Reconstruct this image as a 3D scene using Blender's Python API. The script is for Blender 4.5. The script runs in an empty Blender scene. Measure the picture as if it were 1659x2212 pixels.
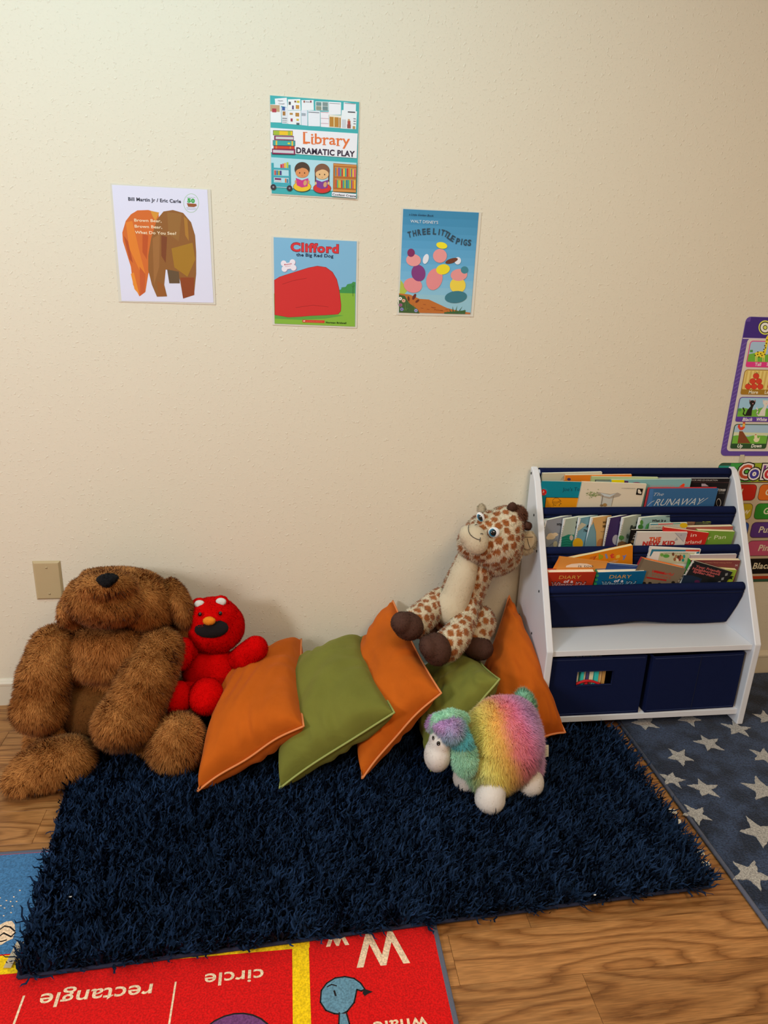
import bpy, bmesh, math, random
import numpy as np
from mathutils import Vector, Matrix
rng = np.random.default_rng(7)
random.seed(7)
SC = bpy.context.scene
COL = SC.collection

# ------------------------------------------------------------------ camera
FPX, PITCH, ROLL, YAW = 1545.0, math.radians(18.5), math.radians(-2.1), math.radians(8.0)
CAM = np.array([0.0, -1.985, 1.27])
FW = np.array([math.sin(YAW)*math.cos(PITCH), math.cos(YAW)*math.cos(PITCH), -math.sin(PITCH)])
R0 = np.array([math.cos(YAW), -math.sin(YAW), 0.0]); D0 = np.cross(FW, R0)
RT = math.cos(ROLL)*R0 + math.sin(ROLL)*D0
DN = -math.sin(ROLL)*R0 + math.cos(ROLL)*D0
cam = bpy.data.objects.new('camera', bpy.data.cameras.new('camera'))
COL.objects.link(cam); SC.camera = cam
m = Matrix.Identity(4)
for i in range(3):
    m[i][0], m[i][1], m[i][2], m[i][3] = RT[i], -DN[i], -FW[i], CAM[i]
cam.matrix_world = m
cam.data.sensor_fit = 'HORIZONTAL'; cam.data.sensor_width = 36.0
cam.data.lens = FPX/1659.0*36.0
cam.data.clip_start = 0.05

# ------------------------------------------------------------------ world, lights, exposure
w = bpy.data.worlds.new('world'); SC.world = w; w.use_nodes = True
w.node_tree.nodes['Background'].inputs[0].default_value = (0.75, 0.85, 1.0, 1)
w.node_tree.nodes['Background'].inputs[1].default_value = 0.3
def area(name, loc, target, sx, sy, power, color):
    l = bpy.data.lights.new(name, 'AREA'); l.shape = 'RECTANGLE'; l.size = sx; l.size_y = sy
    l.energy = power; l.color = color
    o = bpy.data.objects.new(name, l); COL.objects.link(o); o.location = loc
    o.rotation_euler = (Vector(target)-Vector(loc)).to_track_quat('-Z', 'Y').to_euler()
    return o
area('window_daylight', (-2.3, -2.6, 1.9), (0.2, 0, 0.6), 0.45, 0.6, 46, (0.93, 0.93, 0.96))
area('cool_wall_wash', (-0.30, -0.95, 2.41), (-0.2, -0.5, 1.0), 1.4, 0.45, 19, (0.40, 0.84, 1.0))  # added light that cools and brightens the wall top, no known fixture
area('ceiling_lamp', (0.8, -2.2, 2.38), (0.7, -2.0, 0), 0.9, 0.9, 33, (1.0, 0.76, 0.50))
SC.view_settings.view_transform = 'Standard'; SC.view_settings.look = 'None'
SC.view_settings.gamma = 1.0; SC.view_settings.use_curve_mapping = False
SC.view_settings.exposure = 0.0

# ------------------------------------------------------------------ helpers
def ray(x, y): return RT*(x-829.5) + DN*(y-1106) + FW*FPX
def at(x, y, Y):                      # point on the vertical plane y = Y
    d = ray(x, y); t = (Y-CAM[1])/d[1]; return CAM+t*d
def fl(x, y, z=0.0):                  # point on the level plane z
    d = ray(x, y); t = (z-CAM[2])/d[2]; return CAM+t*d
def unit(v): v = np.asarray(v, float); return v/np.linalg.norm(v)
def mpp(P): return float((np.asarray(P)-CAM)@FW)/FPX   # metres per pixel there
def lin(c): 
    c = c/255.0
    return c/12.92 if c <= .04045 else ((c+.055)/1.055)**2.4
def rgb(h, g=1.0):
    if isinstance(h, str):
        h = h.lstrip('#'); return tuple(min(.92, lin(int(h[i:i+2], 16))*g) for i in (0, 2, 4))
    return tuple(min(.92, c*g) for c in h)
MC = {}
def mat(name, color, rough=.6, bump=None, spec=.3, sheen=0, vary=None, attr=False, metallic=0, coat=0):
    if name in MC: return MC[name]
    m = bpy.data.materials.new(name); m.use_nodes = True; MC[name] = m
    nt = m.node_tree; N = nt.nodes; L = nt.links; b = N['Principled BSDF']
    b.inputs['Base Color'].default_value = (*color, 1); b.inputs['Roughness'].default_value = rough
    b.inputs['Specular IOR Level'].default_value = spec; b.inputs['Metallic'].default_value = metallic
    b.inputs['Coat Weight'].default_value = coat
    if sheen: b.inputs['Sheen Weight'].default_value = sheen; b.inputs['Sheen Roughness'].default_value = .5
    tc = N.new('ShaderNodeTexCoord')
    if attr:
        a = N.new('ShaderNodeAttribute'); a.attribute_name = 'Col'; L.new(a.outputs['Color'], b.inputs['Base Color'])
    if vary:                            # (scale, amount) cloudy tint of the thing's own colour
        n = N.new('ShaderNodeTexNoise'); n.inputs['Scale'].default_value = vary[0]; n.inputs['Detail'].default_value = 5
        L.new(tc.outputs['Object'], n.inputs['Vector'])
        mx = N.new('ShaderNodeMix'); mx.data_type = 'RGBA'; L.new(n.outputs['Fac'], mx.inputs[0])
        mx.inputs[6].default_value = (*[c*(1-vary[1]) for c in color], 1)
        mx.inputs[7].default_value = (*[min(1, c*(1+vary[1])) for c in color], 1)
        L.new(mx.outputs[2], b.inputs['Base Color'])
    if bump:                            # (scale, strength, distance)
        n = N.new('ShaderNodeTexNoise'); n.inputs['Scale'].default_value = bump[0]; n.inputs['Detail'].default_value = 4
        L.new(tc.outputs['Object'], n.inputs['Vector'])
        bp = N.new('ShaderNodeBump'); bp.inputs['Strength'].default_value = bump[1]; bp.inputs['Distance'].default_value = bump[2]
        L.new(n.outputs['Fac'], bp.inputs['Height']); L.new(bp.outputs['Normal'], b.inputs['Normal'])
    return m
def flat(h, g=1.25): return mat('print_'+h.strip('#')+'_%d' % int(g*100), rgb(h, g), rough=.55, spec=.25)

def link(name, me, parent=None, label=None, cat=None, group=None, kind=None):
    o = bpy.data.objects.new(name, me); COL.objects.link(o)
    if parent is not None:
        o.parent = parent
        if parent.type == 'EMPTY' or True:
            o.matrix_parent_inverse = parent.matrix_world.inverted()
    for k, v in (('label', label), ('category', cat), ('group', group), ('kind', kind)):
        if v: o[k] = v
    return o
def thing(name, label, cat, loc=(0, 0, 0), group=None):
    o = link(name, None, None, label, cat, group); o.location = tuple(map(float, loc))
    o.matrix_world = Matrix.Translation(Vector(tuple(map(float, loc)))); return o
def mesh(name, V, F, mats, mi=None, smooth=False):
    me = bpy.data.meshes.new(name); me.from_pydata([tuple(map(float, v)) for v in V], [], [tuple(map(int, f)) for f in F])
    for mm in (mats if isinstance(mats, (list, tuple)) else [mats]): me.materials.append(mm)
    if mi is not None: me.polygons.foreach_set('material_index', mi)
    if smooth: me.polygons.foreach_set('use_smooth', [True]*len(me.polygons))
    me.update(); return me
def obj(name, V, F, mats, parent=None, mi=None, smooth=False, **k):
    return link(name, mesh(name, V, F, mats, mi, smooth), parent, **k)
def box_vf(c, s, axes=None):
    c = np.asarray(c, float); s = np.asarray(s, float)/2
    A = np.eye(3) if axes is None else np.array(axes)
    V = [c + A[0]*s[0]*i + A[1]*s[1]*j + A[2]*s[2]*k for k in (-1, 1) for j in (-1, 1) for i in (-1, 1)]
    F = [(0, 2, 3, 1), (4, 5, 7, 6), (0, 1, 5, 4), (2, 6, 7, 3), (0, 4, 6, 2), (1, 3, 7, 5)]
    return V, F
def bevel_obj(o, w=.002, seg=2):
    md = o.modifiers.new('bevel', 'BEVEL'); md.width = w; md.segments = seg; md.limit_method = 'ANGLE'
    return o
def box(name, lo, hi, m, parent=None, bevel=0, **k):
    lo = np.array(lo, float); hi = np.array(hi, float)
    V, F = box_vf((lo+hi)/2, np.abs(hi-lo)); o = obj(name, V, F, m, parent, **k)
    if bevel: bevel_obj(o, bevel)
    return o
def join(*parts):
    V = []; F = []
    for v, f in parts:
        n = len(V); V += list(v); F += [tuple(i+n for i in q) for q in f]
    return V, F
def frame_of(t):
    t = unit(t); a = np.array([0, 0, 1.]) if abs(t[2]) < .9 else np.array([1., 0, 0])
    x = unit(np.cross(a, t)); return x, np.cross(t, x), t
def tube_vf(P, r, n=8, caps=True):
    P = [np.asarray(p, float) for p in P]; V = []; F = []
    rr = r if hasattr(r, '__len__') else [r]*len(P)
    x = None
    for i, p in enumerate(P):
        t = unit(P[min(i+1, len(P)-1)]-P[max(i-1, 0)])
        if x is None: x = frame_of(t)[0]
        x = unit(x-t*(x@t)); y = np.cross(t, x)
        for k in range(n):
            a = 2*math.pi*k/n; V.append(p+rr[i]*(math.cos(a)*x+math.sin(a)*y))
    for i in range(len(P)-1):
        for k in range(n):
            F.append((i*n+k, i*n+(k+1) % n, (i+1)*n+(k+1) % n, (i+1)*n+k))
    if caps: F.append(tuple(range(n))[::-1]); F.append(tuple((len(P)-1)*n+k for k in range(n)))
    return V, F
def ell_vf(c, r, axes=None, nu=20, nv=12):
    A = np.eye(3) if axes is None else np.array(axes); r = np.broadcast_to(np.asarray(r, float), (3,))
    V = []; F = []
    for j in range(nv+1):
        th = math.pi*j/nv
        for i in range(nu):
            ph = 2*math.pi*i/nu
            q = (math.sin(th)*math.cos(ph)*r[0], math.sin(th)*math.sin(ph)*r[1], math.cos(th)*r[2])
            V.append(np.asarray(c)+A[0]*q[0]+A[1]*q[1]+A[2]*q[2])
    for j in range(nv):
        for i in range(nu):
            F.append((j*nu+i, (j+1)*nu+i, (j+1)*nu+(i+1) % nu, j*nu+(i+1) % nu))
    return V, F

# soft shapes: union of ellipsoids / tapered chains, one continuous closed skin
def blob(shapes, voxel=.008, smooth=4):
    parts = []
    for s in shapes:
        if s[0] == 'E':                 # ('E', centre, radii, axes)
            parts.append(ell_vf(s[1], s[2], s[3] if len(s) > 3 else None))
        else:                           # ('C', [(p, r), ...]) tapered chain
            ch = s[1]
            for (p, r), (q, t) in zip(ch[:-1], ch[1:]):
                p = np.asarray(p, float); q = np.asarray(q, float); d = np.linalg.norm(q-p)
                n = max(2, int(d/(min(r, t)*.3))+1)
                for i in range(n+1):
                    u = i/n; parts.append(ell_vf(p+(q-p)*u, r+(t-r)*u, None, 14, 8))
    V, F = join(*parts)
    me = mesh('tmp', V, F, [])
    o = bpy.data.objects.new('tmp', me); COL.objects.link(o)
    bm = bmesh.new(); bm.from_mesh(me); bmesh.ops.remove_doubles(bm, verts=bm.verts, dist=1e-6); bm.to_mesh(me); bm.free()
    md = o.modifiers.new('r', 'REMESH'); md.mode = 'VOXEL'; md.voxel_size = voxel
    ms = o.modifiers.new('s', 'SMOOTH'); ms.factor = .6; ms.iterations = smooth
    dg = bpy.context.evaluated_depsgraph_get(); ev = o.evaluated_get(dg); em = ev.to_mesh()
    nv = len(em.vertices); VV = np.empty(nv*3, np.float32); em.vertices.foreach_get('co', VV); VV = VV.reshape(-1, 3).astype(float)
    FF = [tuple(p.vertices) for p in em.polygons]
    ev.to_mesh_clear(); bpy.data.objects.remove(o); bpy.data.meshes.remove(me)
    return VV, FF
def tri_of(F):
    T = []
    for f in F:
        for i in range(1, len(f)-1): T.append((f[0], f[i], f[i+1]))
    return np.array(T)
def vnormals(V, T):
    n = np.cross(V[T[:, 1]]-V[T[:, 0]], V[T[:, 2]]-V[T[:, 0]]); N = np.zeros_like(V)
    for i in range(3): np.add.at(N, T[:, i], n)
    return N/np.maximum(1e-12, np.linalg.norm(N, axis=1))[:, None]
def noise3(P, s, seed=0):               # cheap smooth pseudo noise -1..1
    r = np.random.default_rng(seed); v = 0
    for k in range(6):
        d = r.normal(size=3); d = d/np.linalg.norm(d)*s*(1+.5*k)
        v = v + np.sin(P@d*6.283+r.uniform(0, 6.28))/(1+.4*k)
    return v/2.6
def furry(name, V, F, mats, colf, parent=None, n=20000, length=.012, width=.0012, lean=(0, 0, -1), leanamt=.6,
          curl=.25, skin=None, clump=.5, mask=None, nblend=.75, segs=2, smooth=True, cfreq=55, bendf=1.0, kink=0, **kw):
    """skin mesh plus fur strands in ONE mesh; colf(points, rnd) gives dye colours"""
    V = np.asarray(V, float); T = tri_of(F); VN = vnormals(V, T)
    a = np.linalg.norm(np.cross(V[T[:, 1]]-V[T[:, 0]], V[T[:, 2]]-V[T[:, 0]]), axis=1)
    ti = rng.choice(len(T), n, p=a/a.sum()); u = rng.random(n); v = rng.random(n); fl_ = u+v > 1; u[fl_] = 1-u[fl_]; v[fl_] = 1-v[fl_]
    t = T[ti]; P = V[t[:, 0]]*(1-u-v)[:, None]+V[t[:, 1]]*u[:, None]+V[t[:, 2]]*v[:, None]
    NN = VN[t[:, 0]]*(1-u-v)[:, None]+VN[t[:, 1]]*u[:, None]+VN[t[:, 2]]*v[:, None]
    NN /= np.linalg.norm(NN, axis=1)[:, None]
    if mask is not None:
        k = mask(P, NN); P = P[k]; NN = NN[k]; n = len(P)
    L = (length(P) if callable(length) else length)*rng.uniform(.65, 1.15, n)
    g = np.asarray(lean, float); g = g/np.linalg.norm(g)
    sw = np.stack([noise3(P, 9, 1), noise3(P, 9, 2), noise3(P, 9, 3)], 1)      # combing swirls
    cl = np.stack([noise3(P, cfreq, 4), noise3(P, cfreq, 5), noise3(P, cfreq, 6)], 1)   # tufts
    D = NN + leanamt*(g[None]+.8*sw) + clump*cl + rng.normal(size=(n, 3))*curl
    D -= NN*np.minimum(0, np.sum(D*NN, 1)-.25)[:, None]
    D /= np.linalg.norm(D, axis=1)[:, None]
    W = np.cross(D, NN) + rng.normal(size=(n, 3))*.15; W -= D*np.sum(W*D, 1)[:, None]; W /= np.linalg.norm(W, axis=1)[:, None]
    FN = np.cross(W, D); sgn = np.sign(np.sum(FN*NN, 1)); sgn[sgn == 0] = 1
    W = W*sgn[:, None]*(width/2)
    bend = (g[None]*.5+rng.normal(size=(n, 3))*curl*.6)*bendf
    rows = []
    ph = rng.uniform(0, 6.28, n)
    for s in range(segs):
        q = s/segs; c = (W/(width/2))*(kink*q*np.sin(q*7+ph)*L)[:, None] + NN*(kink*.6*q*np.cos(q*7+ph)*L)[:, None] + P + D*(L*q)[:, None] + bend*(L*q*q*.6)[:, None] - NN*.0008
        tp = 1-.3*q if not kink else .75+.25*math.sin(math.pi*q)
        rows += [c-W*tp, c+W*tp]
    rows.append(P + D*L[:, None] + bend*(L*.6)[:, None])
    k = len(rows); FV = np.stack(rows, 1).reshape(-1, 3)
    base = (np.arange(n)*k)
    quads = []
    for s in range(segs-1):
        quads.append(np.stack([base+2*s, base+2*s+1, base+2*s+3, base+2*s+2], 1))
    tri = np.stack([base+k-3, base+k-2, base+k-1], 1)
    quads = np.concatenate(quads) if quads else np.zeros((0, 4), int)
    n0 = len(V); allV = np.concatenate([V, FV]); 
    sl = [len(f) for f in F]
    loops = np.concatenate([np.array([i for f in F for i in f]), (quads+n0).ravel(), (tri+n0).ravel()]).astype(np.int32)
    tot = np.concatenate([sl, np.full(len(quads), 4), np.full(len(tri), 3)]).astype(np.int32)
    start = np.concatenate([[0], np.cumsum(tot)[:-1]]).astype(np.int32)
    me = bpy.data.meshes.new(name); me.vertices.add(len(allV)); me.vertices.foreach_set('co', allV.astype(np.float32).ravel())
    me.loops.add(len(loops)); me.loops.foreach_set('vertex_index', loops)
    me.polygons.add(len(tot)); me.polygons.foreach_set('loop_start', start)
    me.update(calc_edges=True); me.validate()
    me.polygons.foreach_set('use_smooth', [True]*len(me.polygons))
    SN = np.repeat(NN, k, axis=0)*nblend + np.repeat(np.cross(W*2/width, D), k, axis=0)*(1-nblend)
    SN /= np.linalg.norm(SN, axis=1)[:, None]
    me.normals_split_custom_set_from_vertices(np.concatenate([VN, SN]).tolist())
    rn = rng.random(n)
    cs = colf(V, np.full(len(V), .35)); cf = np.repeat(colf(P, rn), k, axis=0)
    at_ = me.color_attributes.new('Col', 'FLOAT_COLOR', 'POINT')
    C = np.ones((len(allV), 4), np.float32); C[:, :3] = np.concatenate([cs, cf]); at_.data.foreach_set('color', C.ravel())
    for mm in (mats if isinstance(mats, (list, tuple)) else [mats]): me.materials.append(mm)
    return link(name, me, parent, **kw)

# flat print: coloured shapes and lettering lying on a plane, thin layers of one mesh
TXT = {}
def text_vf(s, bold=0.0, shear=0.0):
    key = (s, bold, shear)
    if key in TXT: return TXT[key]
    cu = bpy.data.curves.new('t', 'FONT'); cu.body = s; cu.size = 1; cu.offset = bold; cu.shear = shear; cu.resolution_u = 3
    cu.space_character = 1.0+bold*2
    o = bpy.data.objects.new('t', cu); COL.objects.link(o)
    ev = o.evaluated_get(bpy.context.evaluated_depsgraph_get()); me = ev.to_mesh()
    V = np.array([v.co[:2] for v in me.vertices]).reshape(-1, 2); F = [tuple(p.vertices) for p in me.polygons]
    ev.to_mesh_clear(); bpy.data.objects.remove(o); bpy.data.curves.remove(cu)
    TXT[key] = (V, F); return V, F
class Print:
    def __init__(s, O, U, V, eps=.00002, base=.0004, g=1.25):
        s.O = np.asarray(O, float); s.U = unit(U); s.Vv = unit(V); s.N = np.cross(s.U, s.Vv)
        if s.N@(CAM-s.O) < 0: s.N = -s.N
        s.V = []; s.F = []; s.mi = []; s.m = []; s.k = 0; s.eps = eps; s.base = base; s.g = g
    def to2(s, p):
        d = ray(*p); t = ((s.O-CAM)@s.N)/(d@s.N); q = CAM+t*d-s.O; return np.array([q@s.U, q@s.Vv])
    def _add(s, V2, F, col, lift=None):
        m = flat(col, s.g) if isinstance(col, str) else col
        if m not in s.m: s.m.append(m)
        s.k += 1; h = s.base+s.eps*s.k; n = len(s.V)
        s.V += [s.O+s.U*v[0]+s.Vv*v[1]+s.N*h for v in V2]
        for f in F:
            f = tuple(i+n for i in f)
            a, b, c = s.V[f[0]], s.V[f[1]], s.V[f[2]]
            s.F.append(f); s.mi.append(s.m.index(m))
    def uv(s, pts, col): s._add(pts, [tuple(range(len(pts)))], col)
    def poly(s, pts, col): s.uv([s.to2(p) for p in pts], col)
    def ell(s, c, rx, ry, col, n=20, rot=0):
        s.poly([(c[0]+rx*math.cos(a)*math.cos(rot)-ry*math.sin(a)*math.sin(rot), c[1]+rx*math.cos(a)*math.sin(rot)+ry*math.sin(a)*math.cos(rot))
                for a in [2*math.pi*i/n for i in range(n)]], col)
    def line(s, pts, w, col, closed=False):
        P = [s.to2(p) for p in pts]
        if closed: P.append(P[0])
        V = []; F = []
        for a, b in zip(P[:-1], P[1:]):
            d = b-a; l = np.linalg.norm(d)
            if l < 1e-9: continue
            d /= l; nn = np.array([-d[1], d[0]])*w/2; e = d*w*.3; n = len(V)
            V += [a-e+nn, a-e-nn, b+e-nn, b+e+nn]; F.append((n, n+1, n+2, n+3))
        if V: s._add(V, F, col)
    def text(s, t, p0, p1, col, h=None, bold=0., shear=0., flip=False):
        """lettering whose baseline runs p0 -> p1 (photo pixels); h = cap height in px"""
        a, b = s.to2(p0), s.to2(p1); V, F = text_vf(t, bold, shear)
        if len(V) == 0: return
        x0, x1 = V[:, 0].min(), V[:, 0].max(); ux = (b-a); w = np.linalg.norm(ux); ux = ux/w; uy = np.array([-ux[1], ux[0]])
        sc = w/(x1-x0)
        if h is None: sy = sc
        else:
            mid = ((p0[0]+p1[0])/2, (p0[1]+p1[1])/2)
            dirp = np.array(s.to2((mid[0], mid[1]-h)))-s.to2(mid); sy = np.linalg.norm(dirp)/.73
        s._add([a+ux*(v[0]-x0)*sc+uy*v[1]*sy for v in V], F, col)
    def build(s, parent, name='print', **k):
        return obj(name, s.V, s.F, s.m, parent, mi=s.mi, **k)
def wallprint(y=0.0, **k): return Print((0, y, 0), (1, 0, 0), (0, 0, 1), **k)
def rrect(x0, y0, x1, y1, r, n=4):
    P = []
    for cx, cy, a0 in ((x1-r, y0+r, -90), (x1-r, y1-r, 0), (x0+r, y1-r, 90), (x0+r, y0+r, 180)):
        for i in range(n+1):
            a = math.radians(a0+90*i/n); P.append((cx+r*math.cos(a), cy+r*math.sin(a)))
    return P

# ------------------------------------------------------------------ materials of the setting
def wall_material():
    m = mat('painted_wall', (.77, .71, .575), rough=.55, spec=.35); nt = m.node_tree; N = nt.nodes; L = nt.links; b = N['Principled BSDF']
    tc = [n for n in N if n.type == 'TEX_COORD'][0]
    hs = []
    for sc, lo, hi, amp in ((95, .61, .72, 1.0), (190, .58, .72, .5), (9, .3, .7, .25)):
        n = N.new('ShaderNodeTexNoise'); n.inputs['Scale'].default_value = sc; n.inputs['Detail'].default_value = 2
        r = N.new('ShaderNodeMapRange'); r.inputs[1].default_value = lo; r.inputs[2].default_value = hi; r.inputs[4].default_value = amp
        L.new(tc.outputs['Object'], n.inputs['Vector']); L.new(n.outputs['Fac'], r.inputs[0]); hs.append(r.outputs[0])
    a = N.new('ShaderNodeMath'); a.operation = 'ADD'; L.new(hs[0], a.inputs[0]); L.new(hs[1], a.inputs[1])
    a2 = N.new('ShaderNodeMath'); a2.operation = 'ADD'; L.new(a.outputs[0], a2.inputs[0]); L.new(hs[2], a2.inputs[1])
    bp = N.new('ShaderNodeBump'); bp.inputs['Strength'].default_value = .38; bp.inputs['Distance'].default_value = .0018
    L.new(a2.outputs[0], bp.inputs['Height']); L.new(bp.outputs['Normal'], b.inputs['Normal'])
    return m
def wood_material():
    m = mat('oak_laminate', (.5, .25, .1), rough=.42, spec=.35); nt = m.node_tree; N = nt.nodes; L = nt.links; b = N['Principled BSDF']
    tc = [n for n in N if n.type == 'TEX_COORD'][0]; oi = N.new('ShaderNodeObjectInfo')
    off = N.new('ShaderNodeVectorMath'); off.operation = 'MULTIPLY_ADD'
    cx = N.new('ShaderNodeCombineXYZ')
    for i in range(3): L.new(oi.outputs['Random'], cx.inputs[i])
    off.inputs[1].default_value = (0.5, .09, 7.0); L.new(cx.outputs[0], off.inputs[0])
    sc = N.new('ShaderNodeVectorMath'); sc.operation = 'MULTIPLY'; sc.inputs[1].default_value = (.16, 1, 1)
    L.new(tc.outputs['Object'], sc.inputs[0]); L.new(sc.outputs[0], off.inputs[2])
    n0 = N.new('ShaderNodeTexNoise'); n0.inputs['Scale'].default_value = 7; n0.inputs['Detail'].default_value = 2
    L.new(off.outputs[0], n0.inputs['Vector'])
    # cathedral rings: contour lines of a stretched smooth height field, with ragged fine grain
    fine = N.new('ShaderNodeTexNoise'); fine.inputs['Scale'].default_value = 90; fine.inputs['Detail'].default_value = 3
    L.new(off.outputs[0], fine.inputs['Vector'])
    ml = N.new('ShaderNodeMath'); ml.operation = 'MULTIPLY_ADD'; ml.inputs[1].default_value = 15; L.new(n0.outputs['Fac'], ml.inputs[0])
    mf = N.new('ShaderNodeMath'); mf.operation = 'MULTIPLY'; mf.inputs[1].default_value = .55; L.new(fine.outputs['Fac'], mf.inputs[0]); L.new(mf.outputs[0], ml.inputs[2])
    sn = N.new('ShaderNodeMath'); sn.operation = 'FRACT'; L.new(ml.outputs[0], sn.inputs[0])
    r = N.new('ShaderNodeValToRGB'); L.new(sn.outputs[0], r.inputs[0])
    e = r.color_ramp.elements; e[0].position = 0; e[0].color = (.19, .072, .018, 1); e[1].position = .30; e[1].color = (.36, .158, .048, 1)
    k = e.new(.75); k.color = (.41, .19, .062, 1); k = e.new(1.0); k.color = (.24, .096, .026, 1)
    pores = N.new('ShaderNodeTexNoise'); pores.inputs['Scale'].default_value = 400; pores.inputs['Detail'].default_value = 2
    s2 = N.new('ShaderNodeVectorMath'); s2.operation = 'MULTIPLY'; s2.inputs[1].default_value = (.35, 1, 1); L.new(off.outputs[0], s2.inputs[0]); L.new(s2.outputs[0], pores.inputs['Vector'])
    pr = N.new('ShaderNodeMapRange'); pr.inputs[1].default_value = .4; pr.inputs[2].default_value = .62; pr.inputs[3].default_value = .78; pr.inputs[4].default_value = 1.08
    L.new(pores.outputs['Fac'], pr.inputs[0])
    tint = N.new('ShaderNodeMapRange'); tint.inputs[3].default_value = .86; tint.inputs[4].default_value = 1.16; L.new(oi.outputs['Random'], tint.inputs[0])
    mm = N.new('ShaderNodeMath'); mm.operation = 'MULTIPLY'; L.new(pr.outputs[0], mm.inputs[0]); L.new(tint.outputs[0], mm.inputs[1])
    mx = N.new('ShaderNodeVectorMath'); mx.operation = 'SCALE'; L.new(r.outputs[0], mx.inputs[0]); L.new(mm.outputs[0], mx.inputs[3])
    L.new(mx.outputs[0], b.inputs['Base Color'])
    return m
WALL = wall_material(); WOOD = wood_material()
TRIM = mat('trim_paint', (.70, .63, .50), rough=.4)
CEIL = mat('ceiling_paint', (.78, .74, .66), rough=.8)

# ------------------------------------------------------------------ room shell
S = dict(kind='structure')
box('wall_back', (-2.6, 0, 0), (3.2, .1, 2.44), WALL, **S)
box('wall_left', (-2.7, -4.2, 0), (-2.6, .1, 2.44), WALL, **S)
box('wall_right', (3.2, -4.2, 0), (3.3, .1, 2.44), WALL, **S)
box('wall_front', (-2.7, -4.3, 0), (3.3, -4.2, 2.44), WALL, **S)
box('ceiling', (-2.7, -4.3, 2.44), (3.3, .1, 2.5), CEIL, **S)
floor = box('floor', (-2.7, -4.3, -.05), (3.3, .1, -.006), mat('subfloor', (.36, .19, .08), rough=.5), **S)
pw = .1095; ystart = -1.021
rows = [(ystart+pw*k, ystart+pw*(k+1)) for k in range(-3, 10)]
pr_ = random.Random(5)
for (y0, y1) in rows:
    y1 = min(y1, -.0005)
    if y1 <= y0: continue
    k = round((y0-ystart)/pw)
    if k == -1: js = [-1.35, -.55, .555, 1.25]
    elif k == 1: js = [-1.2, -.35, .489, 1.3]
    else:
        js = []; x = -1.35-pr_.uniform(0, .5)
        while x < 2.2: js.append(x); x += pr_.choice((.42, .62, .8, 1.05))
    js = [-1.9]+[j for j in js if -1.85 < j < 2.4]+[2.5]
    for a, b in zip(js[:-1], js[1:]):
        if b-a < .05: continue
        cx, cy = (a+b)/2, (y0+y1)/2; hx, hy = (b-a)/2-.0003, (y1-y0)/2-.0003
        V, F = box_vf((0, 0, -.003), (2*hx, 2*hy, .006))
        o = link('plank', mesh('plank', V, F, WOOD), floor); o.location = (cx, cy, 0)
        bevel_obj(o, .0004, 1)
# the rest of the floor, out of view, planked more coarsely
for x0, x1, y0, y1 in ((-2.6, -1.9, -4.2, 0), (2.5, 3.2, -4.2, 0), (-1.9, 2.5, -4.2, rows[0][0])):
    V, F = box_vf((0, 0, -.003), (x1-x0, y1-y0, .006)); o = link('plank', mesh('plank', V, F, WOOD), floor); o.location = ((x0+x1)/2, (y0+y1)/2, 0)
# baseboard with a moulded top
prof = [(0, 0), (-.010, 0), (-.010, .066), (-.0115, .068), (-.0115, .074), (-.009, .078), (-.006, .081), (-.003, .086), (0, .087)]
V = [(x, p[0], p[1]) for x in (-2.6, 3.2) for p in prof]; n = len(prof)
F = [(i, i+1, n+i+1, n+i) for i in range(n-1)]+[tuple(range(n))[::-1], tuple(range(n, 2*n))]
obj('baseboard_back', V, F, TRIM, **S)
bb = [('baseboard_left', (-2.6, -4.2, 0), (-2.588, -.012, .085)), ('baseboard_right', (3.188, -4.2, 0), (3.2, -.012, .085)), ('baseboard_front', (-2.588, -4.2, 0), (3.188, -4.188, .085))]
for nme, a, b in bb: box(nme, a, b, TRIM, **S)

# ------------------------------------------------------------------ blank wall plate
t = thing('wall_plate', 'beige blank wall plate left of the brown plush bear', 'wall plate', (-.683, 0, .40))
PLM = mat('almond_plastic', (.50, .39, .22), rough=.35)
x0, x1, z0, z1 = -.722, -.645, .341, .462; d = .006; e = .006
V = [(x0, 0, z0), (x1, 0, z0), (x1, 0, z1), (x0, 0, z1), (x0+e, -d, z0+e), (x1-e, -d, z0+e), (x1-e, -d, z1-e), (x0+e, -d, z1-e)]
V = [(a, b-.0005, c) for a, b, c in V]
o = obj('plate', V, [(3, 2, 1, 0), (4, 5, 6, 7), (0, 1, 5, 4), (1, 2, 6, 5), (2, 3, 7, 6), (3, 0, 4, 7)], PLM, t); bevel_obj(o, .0012)
for zz in (z0+.020, z1-.020):
    V, F = ell_vf(((x0+x1)/2, -.0066, zz), (.0034, .0012, .0034), None, 14, 8); s = obj('screw', V, F, PLM, t, smooth=True)
    V, F = box_vf(((x0+x1)/2, -.0078, zz), (.005, .0004, .0009)); obj('slot', V, F, mat('slot_dark', (.06, .045, .025)), s)

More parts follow.
